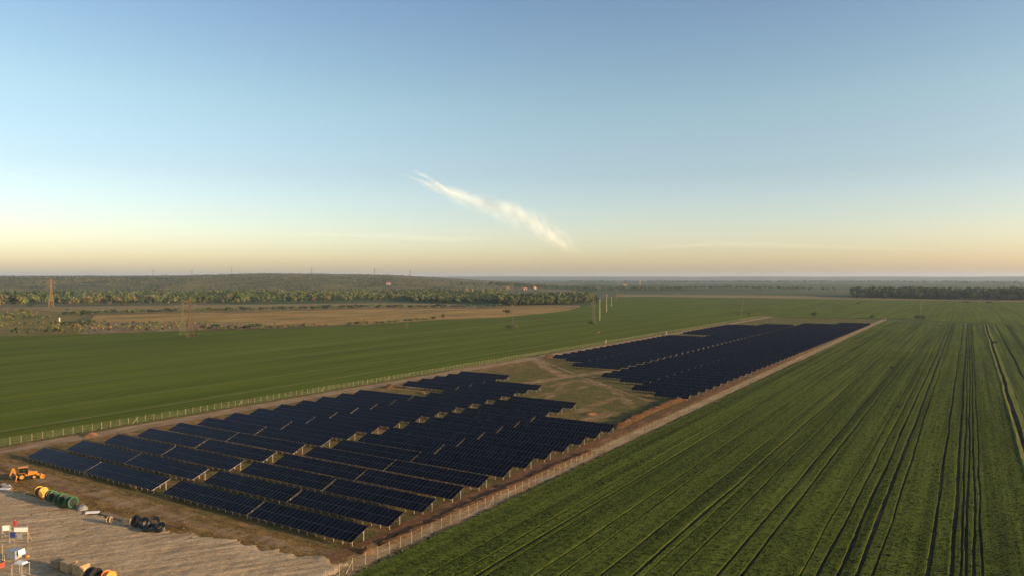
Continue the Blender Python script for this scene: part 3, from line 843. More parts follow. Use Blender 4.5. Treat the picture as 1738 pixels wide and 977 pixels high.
tag(o, 'white board lying flat on the gravel edge', 'board')
# long timber stack
t = thing('timber_stack', 'long weathered timbers lying along the gravel edge', 'timber', at(193, 876.5, .25), line_rz)
for k in range(4):
    b = MB(); b.box((random.uniform(-.3, .3), -.45 + .3 * k, .12 + .02 * (k % 2)), (7.6 - .4 * k, .26, .2)); b.build('beam', M['wood_dark'], t)
# wooden crate box with orange face
def crate(name, label, p, rz, sx, sy, sz, mat, group=None):
    t = thing(name, label, 'crate', p, rz, group)
    npl = max(4, int(sx / .22))
    for s in (-1, 1):
        for k in range(npl):
            w = sx / npl
            b = MB(); b.box((-sx / 2 + w * (k + .5), s * (sy / 2), .14 + (sz - .14) / 2), (w - .02, .035, sz - .14 - .01 * (k % 2))); b.build('plank', mat, t)
    npl = max(4, int(sy / .22))
    for s in (-1, 1):
        for k in range(npl):
            w = (sy - .08) / npl
            b = MB(); b.box((s * (sx / 2 - .02), -sy / 2 + .04 + w * (k + .5), .14 + (sz - .14) / 2), (.035, w - .02, sz - .15)); b.build('plank', mat, t)
    b = MB(); b.box((0, 0, sz + .02), (sx + .03, sy + .05, .04)); b.build('lid', mat, t)
    for k in (-1, 0, 1):
        b = MB(); b.box((k * (sx / 2 - .1), 0, .07), (.12, sy, .13)); b.build('skid', M['wood_dark'], t)
    return t
crate('crate', 'small orange timber crate beside the black pipe coils', at(215.5, 890), line_rz + .5, 1.1, 1.0, 1.0, M['wood'])
crz = rz_to(at(92, 966), at(150, 985))
crate('crate', 'lowest and leftmost of the three timber crates near the bottom edge', at(98.5, 962), crz, 1.7, 1.4, 1.1, M['wood_dark'], 'timber crates in a row')
crate('crate', 'middle timber crate of three near the bottom edge', at(117, 968), crz, 1.9, 1.6, 1.55, M['wood'], 'timber crates in a row')
crate('crate', 'sunlit timber crate next to the black drum at the bottom edge', at(138, 975), crz, 1.9, 1.6, 1.75, M['wood'], 'timber crates in a row')
# black pipe coils
def coil(p, rz, tilt, R, label, turns=7, r=.055):
    t = thing('pipe_coil', label, 'pipe coil', p, rz, 'black pipe coils in a pile')
    Vs, Fs = [], []
    nseg, k = 22, 6
    for tr in range(turns):
        RR = R - .105 * (tr % 5); zz = (tr // 5) * .105
        base = len(Vs)
        for i in range(nseg):
            a = 2 * math.pi * i / nseg
            for j in range(k):
                e = 2 * math.pi * j / k
                Vs.append(((RR + r * math.cos(e)) * math.cos(a), (RR + r * math.cos(e)) * math.sin(a), zz + r * math.sin(e) + .02 * math.sin(a * 2 + tr)))
        Fs += [(base + i * k + j, base + ((i + 1) % nseg) * k + j, base + ((i + 1) % nseg) * k + (j + 1) % k, base + i * k + (j + 1) % k) for i in range(nseg) for j in range(k)]
    o = link('winding', np_mesh('winding', np.array(Vs), np.array(Fs), [M['cable_black']], smooth=True), t)
    o.rotation_euler = (tilt, 0, 0); o.location = (0, 0, R * abs(math.sin(tilt)) + .08)
    b = MB()
    for k2 in range(3):
        a = k2 * 2.1
        b.box(((R - .1) * math.cos(a), (R - .1) * math.sin(a), .12), (.34, .10, .42), 0, Matrix.Rotation(a, 3, 'Z'))
    s = b.build('strap', M['grey_tarp'], o)
coil(at(233, 893), line_rz, 1.25, 1.0, 'upright black pipe coil leaning next to the orange crate', 30)
coil(at(246, 896), line_rz + .3, 1.05, 1.0, 'black pipe coil leaning in the middle of the coil pile', 25)
coil(at(254, 899.5), line_rz, .25, 1.05, 'flat black pipe coil at the foot of the coil pile', 25)
coil(at(272, 901), line_rz + .2, .55, 1.0, 'tilted black pipe coil beside the small orange heap', 25)
coil(at(262, 893), line_rz + .9, .9, .95, 'black pipe coil resting behind the coil pile', 25)
heap('soil_heap', px([(281, 902.5), (288, 900.5)]), 1.2, .55, M['orange_sand'], 'tiny orange heap at the end of the black pipe coils', seed=15, step=.15)

# debris line behind the yellow drum
t = thing('scrap_pile', 'pale scrap pile with a metal sheet at the left edge below the digger', 'scrap pile', at(7, 826, .2), line_rz)
for k in range(9):
    b = MB(); b.box((random.uniform(-2.2, 2.2), random.uniform(-.8, .8), .2 + .1 * random.random()), (random.uniform(.6, 1.6), random.uniform(.3, .8), random.uniform(.12, .5)), 0, Euler((random.uniform(-.4, .4), random.uniform(-.4, .4), random.uniform(0, 3))).to_matrix())
    b.build('scrap_piece', M[('grey_tarp', 'wood_dark', 'greybox')[k % 3]], t)
b = MB(); b.box((2.6, -1.2, .3), (2.6, .9, .06), 0, Euler((.12, -.05, .35)).to_matrix()); b.build('metal_sheet', M['white'], t)

# backhoe loader, x forward
def backhoe(p, rz):
    t = thing('backhoe_loader', 'yellow backhoe loader parked at the left edge by the solar rows', 'backhoe loader', p, rz)
    b = MB(); b.box((.9, 0, .85), (3.9, .95, .35)); b.build('chassis', M['dark_metal'], t)
    hood = MB()
    hood.add([(1.15, -.52, .95), (3.0, -.46, .95), (3.0, .46, .95), (1.15, .52, .95), (1.15, -.52, 1.85), (2.85, -.44, 1.55), (2.85, .44, 1.55), (1.15, .52, 1.85)],
             [(3, 2, 1, 0), (4, 5, 6, 7), (0, 1, 5, 4), (1, 2, 6, 5), (2, 3, 7, 6), (3, 0, 4, 7)])
    ho = hood.build('hood', M['machine'], t)
    b = MB(); b.box((3.02, 0, 1.25), (.05, .7, .45)); b.build('grille', M['dark_metal'], ho)
    b = MB(); b.tube((2.1, .25, 1.6), (2.1, .25, 2.35), .05); b.build('exhaust', M['dark_metal'], ho)
    cab = MB(); cab.box((.25, 0, 1.05), (1.9, 1.25, .35)); ca = cab.build('cab_floor', M['machine'], t)
    for sx, tp in ((-.62, -.5), (.42, .35), (1.12, .92)):
        for sy in (-1, 1):
            b = MB(); b.bar((sx, sy * .78, 1.15), (tp, sy * .68, 2.78), .08); b.build('cab_pillar', M['dark_metal'], ca)
    b = MB(); b.box((.2, 0, 2.84), (1.85, 1.6, .13)); b.box((.2, 0, 2.92), (1.5, 1.3, .06)); b.build('cab_roof', M['machine'], ca)
    for sy in (-1, 1):
        b = MB(); b.add([(-.58, sy * .74, 1.3), (1.08, sy * .74, 1.3), (.9, sy * .66, 2.74), (-.48, sy * .66, 2.74)], [(0, 1, 2, 3)]); b.build('cab_window', M['dark_glass'], ca)
    for x0, x1 in ((-.62, -.5), (1.12, .92)):
        b = MB(); b.add([(x0, -.72, 1.3), (x0, .72, 1.3), (x1, .64, 2.74), (x1, -.64, 2.74)], [(0, 1, 2, 3)]); b.build('cab_window', M['dark_glass'], ca)
    for x, r, w, yy in ((.0, .78, .5, .85), (2.35, .52, .36, .72)):
        for s in (-1, 1):
            Mx = Matrix.Translation((x, s * yy, r)) @ Matrix.Rotation(math.pi / 2, 4, 'X')
            b = MB(); b.lathe([(r * .55, -w / 2), (r * .9, -w / 2), (r, -w * .3), (r, w * .3), (r * .9, w / 2), (r * .55, w / 2)], 22, 0, Mx); wh = b.build('tyre', M['tyre'], t)
            b = MB(); b.lathe([(0, -w * .35), (r * .56, -w * .42), (r * .60, 0), (r * .56, w * .42), (0, w * .35)], 18, 0, Mx); b.build('rim', M['rim'], wh)
            if x == 0:
                b = MB(); b.box((0, s * yy, 2 * r + .06), (1.25, w + .1, .06)); b.box((.62, s * yy, 1.45 * r), (.06, w + .1, .55)); b.build('mudguard', M['machine'], t)
    la = MB()
    for s in (-1, 1):
        la.bar((1.25, s * .62, 1.75), (2.7, s * .62, 1.15), .12, .22); la.bar((2.7, s * .62, 1.15), (3.55, s * .62, .45), .12, .2)
    la.box((2.7, 0, 1.15), (.14, 1.24, .14)); la.build('loader_arm', M['machine'], t)
    bk = MB()
    sec = [(3.5, .75), (3.42, .30), (3.6, .04), (4.35, .06), (4.40, .10), (3.68, .12), (3.52, .36), (3.58, .75)]
    n = len(sec); vs = [(x, s * 1.15, z) for s in (-1, 1) for x, z in sec]
    bk.add(vs, [(i, (i + 1) % n, n + (i + 1) % n, n + i) for i in range(n)])
    for s in (-1, 1): bk.add([(x, s * 1.15, z) for x, z in [(3.5, .75), (3.42, .3), (3.6, .04), (4.38, .08), (4.0, .45)]], [(0, 1, 2, 3, 4)])
    bk.build('loader_bucket', M['machine'], t)
    bm_ = MB(); bm_.bar((-1.0, 0, .9), (-1.75, 0, 2.75), .24, .34); bm_.box((-.95, 0, .95), (.35, 1.9, .35)); bo = bm_.build('boom', M['machine'], t)
    b = MB(); b.bar((-1.75, 0, 2.75), (-2.35, 0, 1.05), .2, .26); b.build('dipper', M['machine'], bo)
    b = MB(); b.bar((-1.25, .0, 1.2), (-1.75, 0, 1.9), .10); b.build('ram', M['galv'], bo)
    b = MB(); b.box((-2.2, 0, .8), (.5, .6, .55), 0, Matrix.Rotation(.5, 3, 'Y')); b.box((-2.0, 0, .5), (.35, .62, .25), 0, Matrix.Rotation(-.4, 3, 'Y')); b.build('digger_bucket', M['dark_metal'], bo)
    for s in (-1, 1):
        b = MB(); b.bar((-1.0, s * .95, 1.3), (-1.15, s * 1.05, .1), .14); b.box((-1.15, s * 1.05, .05), (.4, .4, .06)); b.build('stabiliser', M['machine'], t)
pb = at(38, 813, .08); backhoe(pb, rz_to(at(20, 812), at(70, 806.5)))

# site signs and stands, bottom left
def sign_frame(label, p, rz, W, Hh, boards):
    t = thing('site_sign', label, 'sign', p, rz)
    for s in (-1, 1):
        b = MB(); b.box((s * W / 2, 0, Hh / 2), (.08, .08, Hh)); b.build('post', M['post'], t)
        b = MB(); b.bar((s * W / 2, .05, Hh * .55), (s * W / 2, 1.2, 0), .06); b.build('brace', M['post'], t)
    for z in (.35, Hh - .25):
        b = MB(); b.box((0, 0, z), (W - .09, .06, .06)); b.build('rail', M['post'], t)
    for (x, z, w, h, m) in boards:
        b = MB(); b.box((x, -.06, z), (w, .035, h)); b.box((x, -.083, z), (w - .08, .012, h - .08)); b.build('board', M[m], t)
    return t
face = math.radians(58)           # boards face the low sun
sign_frame('tall sign frame with a wide white board and a blue board beside the red worker', at(32, 921), face - .95, 3.0, 3.1, [(.35, 2.35, 2.2, .75, 'white'), (-.95, 1.5, .9, 1.0, 'blue'), (.15, 1.25, .75, .75, 'greybox')])
sign_frame('small white sign board on posts at the left edge left of the red worker', at(11, 912), face - .8, 1.4, 2.2, [(0, 1.75, 1.2, .9, 'white')])
# grey cabinet with a white lid panel
t = thing('grey_cabinet', 'grey site cabinet with a white lit panel below the sign frame', 'cabinet', at(24, 947), crz + .3)
b = MB(); b.box((0, 0, .75), (1.7, 1.3, 1.3)); b.build('housing', M['greybox'], t)
b = MB(); b.box((0, 0, 1.44), (1.85, 1.45, .08)); b.build('top', M['greybox'], t)
b = MB(); b.box((1.25, .2, 1.05), (.05, 1.25, .85), 0, Matrix.Rotation(-.15, 3, 'Y')); b.build('panel', M['white'], t)
for s in (-1, 1):
    b = MB(); b.box((s * .6, 0, .05), (.15, 1.2, .1)); b.build('foot', M['wood_dark'], t)
o = blob('orange_sack', at(47, 944, .25), (.35, .3, .3), M['cable_orange'], 'small orange sack beside the grey cabinet', 'sack', 8)
def stand(label, p, rz, W, D, Hh, top):
    t = thing('steel_stand', label, 'steel stand', p, rz)
    for sx in (-1, 1):
        for sy in (-1, 1):
            b = MB(); b.box((sx * W / 2, sy * D / 2, Hh / 2), (.08, .08, Hh)); b.build('leg', M['post'], t)
    b = MB(); b.box((0, 0, Hh + .03), (W + .12, D + .12, .06)); b.build('top', M[top], t)
    b = MB(); b.box((0, 0, Hh * .35), (W - .09, .05, .05)); b.build('rail', M['post'], t)
    b = MB(); b.box((.1, 0, Hh + .16), (W * .75, D * .7, .2)); b.build('board_stack', M['white' if top == 'galv' else 'greybox'], t)
stand('tall steel stand with flat boards on top at the bottom left', at(35, 976), crz + .25, 1.9, 1.3, 1.9, 'galv')
t = thing('pallet', 'white-wrapped pallet at the bottom edge below the steel stand', 'pallet', at(36, 990), crz)
b = MB(); b.box((0, 0, .55), (1.2, 1.0, .75)); b.box((.1, .1, 1.0), (.8, .7, .2)); b.build('wrapped_load', M['white'], t)
for k in range(5):
    b = MB(); b.box((-.5 + .25 * k, 0, .14), (.12, 1.0, .03)); b.build('slat', M['wood'], t)
t = thing('barrier', 'pale steel barrier rail at the left edge by the grey cabinet', 'barrier', at(2, 950), crz)
for x in (-1.4, .9):
    b = MB(); b.box((x, 0, .55), (.07, .07, 1.1)); b.build('post', M['post'], t)
for z in (.55, 1.0):
    b = MB(); b.box((-.25, .06, z), (2.6, .04, .12)); b.build('rail', M['post'], t)
b = MB(); b.box((.35, 0, 1.3), (.06, .06, 2.6)); b.build('pole', M['post'], t)
t = thing('tool_box', 'dark red tool box at the left edge below the barrier rail', 'tool box', at(0, 962), crz)
b = MB(); b.box((0, 0, .45), (1.1, .8, .75)); b.build('case', M['red_paint'], t)
b = MB(); b.box((0, 0, .86), (1.14, .84, .08)); b.build('lid', M['dark_metal'], t)
b = MB(); b.tube((-.2, 0, .96), (.2, 0, .96), .02); b.box((-.2, 0, .93), (.03, .03, .08)); b.box((.2, 0, .93), (.03, .03, .08)); b.build('handle', M['galv'], t)

# worker in red
def worker(p, rz):
    t = thing('person', 'person in red work clothes standing on the gravel by the signs', 'person', p, rz)
    J = [((0, 0, .95), .155), ((0, .01, 1.12), .145), ((0, 0, 1.34), .17), ((0, 0, 1.47), .085), ((0, .01, 1.54), .062), ((0, .02, 1.63), .098), ((0, .02, 1.72), .085),
         ((.19, 0, 1.40), .075), ((.25, .02, 1.12), .055), ((.24, .10, .88), .042), ((.24, .13, .80), .045),
         ((-.19, 0, 1.40), .075), ((-.26, .02, 1.12), .055), ((-.25, .09, .88), .042), ((-.25, .12, .80), .045),
         ((.10, 0, .88), .115), ((.12, .02, .50), .078), ((.13, -.02, .09), .055), ((.14, .13, .05), .05),
         ((-.10, 0, .88), .115), ((-.12, .03, .50), .078), ((-.13, .0, .09), .055), ((-.14, .15, .05), .05)]
    Ed = [(0, 1), (1, 2), (2, 3), (3, 4), (4, 5), (5, 6), (2, 7), (7, 8), (8, 9), (9, 10), (2, 11), (11, 12), (12, 13), (13, 14), (0, 15), (15, 16), (16, 17), (17, 18), (0, 19), (19, 20), (20, 21), (21, 22)]
    me = bpy.data.meshes.new('body'); me.from_pydata([j[0] for j in J], Ed, [])
    for m in (M['red_cloth'],): me.materials.append(m)
    o = link('body', me, t)
    sk = o.modifiers.new('skin', 'SKIN')
    for i, j in enumerate(J):
        d = me.skin_vertices[0].data[i] if me.skin_vertices else None
        if d: d.radius = (j[1], j[1])
    ss = o.modifiers.new('sub', 'SUBSURF'); ss.levels = 1; ss.render_levels = 1
    return t, o
pt, body = worker(at(25.5, 897), math.radians(200))
if not body.data.skin_vertices:
    bpy.context.view_layer.objects.active = body
dg = bpy.context.evaluated_depsgraph_get()
ev = bpy.data.meshes.new_from_object(body.evaluated_get(dg))
body.modifiers.clear(); body.data = ev
ev.materials.clear()
for k in ('red_cloth', 'skin', 'dark_cloth'): ev.materials.append(M[k])
for pl in ev.polygons:
    z = pl.center.z; ax = abs(pl.center.x)
    pl.material_index = 1 if (z > 1.49 or (ax > .2 and z < .86 and z > .7)) else (2 if z < .14 else 0)
    pl.use_smooth = True
hm = MB(); hm.lathe([(.0, .115), (.06, .105), (.10, .06), (.118, .0), (.15, -.012), (.115, -.02)], 14, 0, Matrix.Translation((0, .02, 1.70))); hm.build('helmet', M['red_paint'], pt, True)

# small white cabinets by the left fence
for (x, y, lab) in ((1028, 582, 'white equipment cabinet on the left fence line by the far array'), (1131, 567, 'small white cabinet near the gap in the far array')):
    p = G(x, y); t = thing('equipment_cabinet', lab, 'cabinet', p, -A)
    b = MB(); b.box((0, 0, 1.5), (.8, .6, 1.9)); b.build('housing', M['plaster'], t)
    b = MB(); b.box((0, 0, 2.5), (.95, .75, .1)); b.build('roof', M['greybox'], t)
    for s in (-1, 1):
        b = MB(); b.box((s * .3, 0, .28), (.1, .4, .56)); b.build('leg', M['galv'], t)
# white marker stone in the scrub, left
t = thing('marker_pillar', 'slim white pillar standing in the olive scrub at the left', 'pillar', G(101, 546))
b = MB(); b.box((0, 0, 2.2), (.8, .8, 4.4)); b.build('shaft', M['white'], t)
b = MB(); b.box((0, 0, .25), (1.4, 1.4, .5)); b.build('base', M['white'], t)
b = MB(); b.box((0, 0, 4.5), (1.0, 1.0, .2)); b.build('cap', M['white'], t)

# ------------------------------------------------------------------ pylons and poles
def pylon(label, x, y, top_y, mat, rz=.4, thick=1.0, arms=3, group='lattice pylons', base=None, hgt=None):
    p = G(x, y); hh = hgt or (y - top_y) / F * p.y
    t = thing('pylon', label, 'pylon', p, rz, group)
    wb = base or hh * .17; wm = hh * .045
    def half(z): 
        f = z / hh
        return (wb * (1 - f / .6) + wm * (f / .6)) / 2 if f < .6 else (wm * (1 - (f - .6) / .4 * .6)) / 2
    zs = [0, .13, .25, .36, .46, .54, .60, .67, .74, .81, .88, .94, 1.0]; zs = [z * hh for z in zs]
    th = max(.08, hh * .0042) * thick
    for sx in (-1, 1):
        for sy in (-1, 1):
            b = MB()
            for a_, c_ in ((0, .6 * hh), (.6 * hh, hh)):
                b.bar((sx * half(a_), sy * half(a_), a_), (sx * half(c_), sy * half(c_), c_), th)
            b.build('leg', M[mat], t)
    b = MB()
    for z0, z1 in zip(zs[:-1], zs[1:]):
        a0, a1 = half(z0), half(z1)
        for s in (-1, 1):
            b.bar((-a0, s * a0, z0), (a1, s * a1, z1), th * .6); b.bar((a0, s * a0, z0), (-a1, s * a1, z1), th * .6)
            b.bar((s * a0, -a0, z0), (s * a1, a1, z1), th * .6); b.bar((s * a0, a0, z0), (s * a1, -a1, z1), th * .6)
            b.bar((-a1, s * a1, z1), (a1, s * a1, z1), th * .6); b.bar((s * a1, -a1, z1), (s * a1, a1, z1), th * .6)
    b.build('bracing', M[mat], t)
    for k in range(arms):
        z = hh * (.70 + .11 * k); L = hh * (.13, .17, .12)[k % 3]
        for s in (-1, 1):
            b = MB(); b.bar((s * half(z), 0, z), (s * L, 0, z + .01 * hh), th * .9); b.bar((s * half(z + .05 * hh), 0, z + .05 * hh), (s * L, 0, z + .01 * hh), th * .6)
            b.bar((s * L, 0, z + .01 * hh), (s * L, 0, z - .035 * hh), th * .7); b.build('crossarm', M[mat], t)
    return t
pylon('tall orange-lit lattice pylon before the wooded hills at the left', 87, 520, 473, 'pylon_sunlit', .5, 1.5)
pylon('paler of the two pylons side by side in the green field', 310, 568.5, 507, 'pylon_pale', .6, 1.2)
pylon('darker pylon with shrubs at its foot in the green field', 323, 573, 505, 'pylon_rust', .6, 1.5)
pylon('small faint pylon in the green field below the hedge line', 690, 558, 525, 'pylon', .6, .8)
pylon('small pylon at the lower edge of the orange stubble field', 869, 534, 514, 'pylon', .6, 1.0)
pylon('slender pylon standing behind the tawny bush in the green field', 870, 556, 532, 'pylon', .6, .8)
pylon('dark pylon beside the first white pole near the copse end', 1007, 548, 509, 'pylon', .6, 1.1)
pylon('faint pylon beyond the white poles', 1046, 511, 489, 'pylon', .6, 1.1)
pylon('pylon behind the far left corner of the solar site', 1258, 544.5, 505, 'pylon', .3, 1.2)
pylon('pylon with a bush at its foot beyond the wheat strips', 1561, 540.5, 507, 'pylon', .3, 1.2)
pylon('faint pylon on the plain left of the dark wood', 1295, 501, 483, 'pylon', .3, 1.4)
pylon('faint pylon rising over the left part of the dark wood', 1506, 502, 480, 'pylon', .3, 1.3)
pylon('faint pylon rising over the right part of the dark wood', 1703, 505, 482, 'pylon', .3, 1.3)
pylon('faint pylon at the right edge behind the dark wood', 1733, 504, 480, 'pylon', .3, 1.3)
for k, (x, lab) in enumerate(((260, 'first tiny pylon on the left hill crest'), (326, 'second tiny pylon on the left hill crest'), (393, 'tiny pylon on the rounded hill at the left'), (529, 'tiny pylon on the hill crest behind the wood'), (636, 'faint tiny pylon farther along the hill crest'), (696, 'last tiny pylon on the hill crest'))):
    Yc = 3900.0; Xc = (x - IW / 2) / F * Yc
    zz = float(hillf(np.array(Xc), np.array(Yc)))
    t = pylon(lab, x, 480, 470, 'pylon', .4, 1.6, 3, 'pylons on the hill crest', None, 42)
    t.location = (Xc, Yc, zz - .6)
def pole(label, x, y, ty):
    p = G(x, y); h = (y - ty) / F * p.y
    t = thing('utility_pole', label, 'pole', p, .3, 'white poles in the green field')
    b = MB(); b.tube((0, 0, -.3), (0, 0, h), .27, .17, 10); b.build('shaft', M['pole_white'], t)
    b = MB(); b.box((0, 0, h - .6), (2.6, .16, .16)); b.build('crossarm', M['pole_white'], t)
    for s in (-1, 0, 1):
        b = MB(); b.tube((s * 1.1, 0, h - .5), (s * 1.1, 0, h - .15), .08, .06, 8); b.build('insulator', M['greybox'], t)
pole('nearest and tallest of the white poles in the green field', 1018, 543, 507)
pole('second white pole in the green field', 1029.6, 529, 499)
pole('third and faintest white pole in the green field', 1038, 519.5, 503)

# ------------------------------------------------------------------ houses of the far village
def house(x, y, label, W=14, D=10, hw=5.5, hr=3.6, rz=0.3, Yd=None, roof='roof'):
    if Yd is None:
        p = G(x, y)
    else:
        Xd = (x - IW / 2) / F * Yd; p = Vector((Xd, Yd, H - (y - HOR) / F * Yd))
        p.z = max(-.3, float(hillf(np.array(p.x), np.array(p.y))) - .8)
    t = thing('house', label, 'house', p, rz, 'houses of the distant village')
    b = MB(); b.box((0, 0, hw / 2 - .5), (W, D, hw + 1)); wall = b.build('wall', M['plaster'], t)
    b.__init__()
    e = .7
    vs_ = [(-W / 2 - e, -D / 2 - e, hw), (W / 2 + e, -D / 2 - e, hw), (W / 2 + e, D / 2 + e, hw), (-W / 2 - e, D / 2 + e, hw), (-W / 2 - e, 0, hw + hr), (W / 2 + e, 0, hw + hr)]
    b.add(vs_, [(0, 1, 5, 4), (2, 3, 4, 5), (1, 2, 5), (3, 0, 4), (3, 2, 1, 0)]); ro = b.build('roof', M[roof], t)
    b = MB(); b.box((W * .25, 1.2, hw + hr), (1, 1, 2.2)); b.build('chimney', M['plaster'], ro)
    for k in range(3):
        b = MB(); b.box((-W / 2 + W * (k + 1) / 4, -D / 2 - .03, hw * .55), (1.5, .12, 1.8)); b.build('window', M['pane'], t)
    b = MB(); b.box((W / 2 + .03, 0, 1.2), (.12, 1.6, 2.6)); b.build('door', M['wood_dark'], t)
    return t
for i, (x, y, Yd, lab, W) in enumerate(((158, 490, 1950, 'red-roofed house among trees right of the orange pylon', 24), (268, 493, 1850, 'large white-walled red-roofed house on the left wooded slope', 26), (236, 496, 1800, 'small red-roofed house left of the large white house', 16),
        (293, 498, 1800, 'ochre house in the trees right of the large white house', 20), (316, 497, 1800, 'small pale house above the two field pylons', 14), (659, 484, 2500, 'tiny white house on the middle wooded slope', 16), (775, 491, 2200, 'rusty-roofed house at the end of the wooded slope', 22),
        (792, 490, 2250, 'white-fronted house beside the rusty-roofed one', 18), (801, 490, 2250, 'small white house next to the white-fronted one', 12), (862, 486, 2600, 'pale house left of the distant hamlet', 18), (891, 488, 2500, 'low white shed in the middle of the distant hamlet', 16),
        (907, 484, 2700, 'tall white house in the distant hamlet', 18), (955, 480, 3600, 'tiny far white house right of the hamlet', 20), (1060, 481, 4200, 'pair-roofed far white farmhouse on the plain', 34))):
    house(x, y, lab, W * .72, 8, 4.6 + .7 * (i % 3), 3, -.5 + .45 * (i % 4), Yd)
p = G(1086, 486); t = thing('water_tower', 'thin white tower on the far plain right of the farmhouse', 'tower', p)
b = MB(); b.tube((0, 0, -.5), (0, 0, 24), 2.2, 1.7, 12); b.build('shaft', M['plaster'], t)
b = MB(); b.lathe([(1.7, 23), (4.5, 26), (4.5, 31), (0, 33)], 14); b.build('tank', M['plaster'], t)

# ------------------------------------------------------------------ vegetation
def crown_np(n, rx, rz, seed, leaf, lumps=6):
    r = np.random.default_rng(seed)
    C = np.stack([r.uniform(-.55, .55, lumps) * rx, r.uniform(-.55, .55, lumps) * rx, rz * r.uniform(.55, 1.45, lumps)], 1)
    S = r.uniform(.42, .72, lumps)
    k = r.integers(0, lumps, n)
    d = r.normal(size=(n, 3)); d /= np.linalg.norm(d, axis=1)[:, None]
    rad = r.uniform(.55, 1.0, n) ** .5
    P = C[k] + d * (S[k] * rad)[:, None] * np.array([rx, rx, rz * .75])
    P[:, 2] = np.maximum(P[:, 2], rz * .12)
    nrm = d + r.normal(size=(n, 3)) * .32; nrm /= np.linalg.norm(nrm, axis=1)[:, None]
    a = np.cross(nrm, r.normal(size=(n, 3))); a /= np.linalg.norm(a, axis=1)[:, None]
    b_ = np.cross(nrm, a)
    s = leaf * r.uniform(.6, 1.3, n)[:, None]; s2 = s * r.uniform(.5, 1, n)[:, None]
    V_ = np.stack([P - a * s - b_ * s2 * .4, P + a * s * .3 - b_ * s2, P + a * s + b_ * s2 * .3, P - a * s * .2 + b_ * s2], 1)
    return V_          # n,4,3
def trunk_mesh(hh, r0):
    b = MB(); b.tube((0, 0, -.3), (.1 * r0, 0, hh * .55), r0, r0 * .6, 7, cap=False)
    b.tube((.1 * r0, 0, hh * .5), (hh * .18, hh * .05, hh * .95), r0 * .5, r0 * .15, 5, cap=False); b.tube((.1 * r0, 0, hh * .5), (-hh * .16, hh * .1, hh * .9), r0 * .5, r0 * .15, 5, cap=False); b.tube((0, 0, hh * .45), (0, -hh * .15, hh * .8), r0 * .4, r0 * .12, 5, cap=False)
    return b.mesh('trunk', M['trunk'])
# unit kinds: crown about 1 wide (radius .5), 1 tall
UNIT = {}
def unit(kind, seed):
    key = (kind, seed)
    if key not in UNIT:
        n, rx, rz, leaf = {'tree': (240, .40, .50, .060), 'tall': (240, .24, .52, .050), 'bush': (150, .48, .48, .075), 'lite': (56, .42, .48, .105), 'shrub': (18, .48, .45, .22)}[kind]
        UNIT[key] = crown_np(n, rx, rz, 100 + seed, leaf, {'tree': 8, 'tall': 7, 'bush': 5, 'lite': 5, 'shrub': 3}[kind])
    return UNIT[key]
CM = {}
def crown_mesh(kind, seed, mat):
    k = (kind, seed, mat)
    if k not in CM:
        U_ = unit(kind, seed).reshape(-1, 3)
        CM[k] = np_mesh('crown', U_, np.arange(len(U_)).reshape(-1, 4), [M[mat]])
    return CM[k]
TRUNK = trunk_mesh(.5, .035)
def tree(name, label, cat, p, w, h, kind, mat, group=None, seed=None):
    seed = random.randrange(4) if seed is None else seed
    t = thing(name, label, cat, p, random.uniform(0, 6.28), group)
    c = link('crown', crown_mesh(kind, seed, mat), t, (0, 0, 0 if kind == 'bush' else h * .10)); c.scale = (w, w, h * (.95 if kind == 'bush' else .85))
    k = link('trunk', TRUNK, t); k.scale = (w * (.6 if kind == 'bush' else 1), w * (.6 if kind == 'bush' else 1), h * .95)
    return t
def on_hill(x, y):
    return max(-.35, float(hillf(np.array(x), np.array(y))) - .6) if y > 1700 else -.05
def mass(name, label, pts, sizes, kinds, mats, cat=None):
    """many small trees as one wood; pts (n,3), sizes (n,2)"""
    Vs, MI = [], []
    r = np.random.default_rng(len(pts))
    for i in range(len(pts)):
        U_ = unit(kinds[i % len(kinds)], int(r.integers(0, 6)))
        a = r.uniform(0, 6.28); c, s = math.cos(a), math.sin(a)
        w, h = sizes[i]
        W_ = np.empty_like(U_)
        W_[..., 0] = (U_[..., 0] * c - U_[..., 1] * s) * w + pts[i][0]
        W_[..., 1] = (U_[..., 0] * s + U_[..., 1] * c) * w + pts[i][1]
        W_[..., 2] = U_[..., 2] * h + pts[i][2]
        Vs.append(W_.reshape(-1, 3)); MI.append(np.full(len(U_), mats[i]))
    V_ = np.concatenate(Vs)
    names = ['leaf_green', 'leaf_dark', 'leaf_olive', 'leaf_rust', 'leaf_grey']
    me = np_mesh(name, V_, np.arange(len(V_)).reshape(-1, 4), [M[k] for k in names], np.concatenate(MI))
    return tag(link(name, me), label, cat, kind='stuff')
def scatter(poly_px, n, jitter_seed, z=0.0):
    """random ground points inside a photo-outline laid on the plain"""
    P = np.array([(p.x, p.y) for p in px(poly_px)])
    r = np.random.default_rng(jitter_seed)
    out = []
    lo, hi = P.min(0), P.max(0)
    while len(out) < n:
        q = lo + r.random((n * 3, 2)) * (hi - lo)
        ins = np.zeros(len(q), bool)
        for i in range(len(P)):
            ax, ay = P[i]; bx, by = P[(i + 1) % len(P)]
            ins ^= ((ay > q[:, 1]) != (by > q[:, 1])) & (q[:, 0] < (bx - ax) * (q[:, 1] - ay) / (by - ay + 1e-12) + ax)
        out += [tuple(v) for v in q[ins]]
    return np.array(out[:n])
R2 = np.random.default_rng(99)
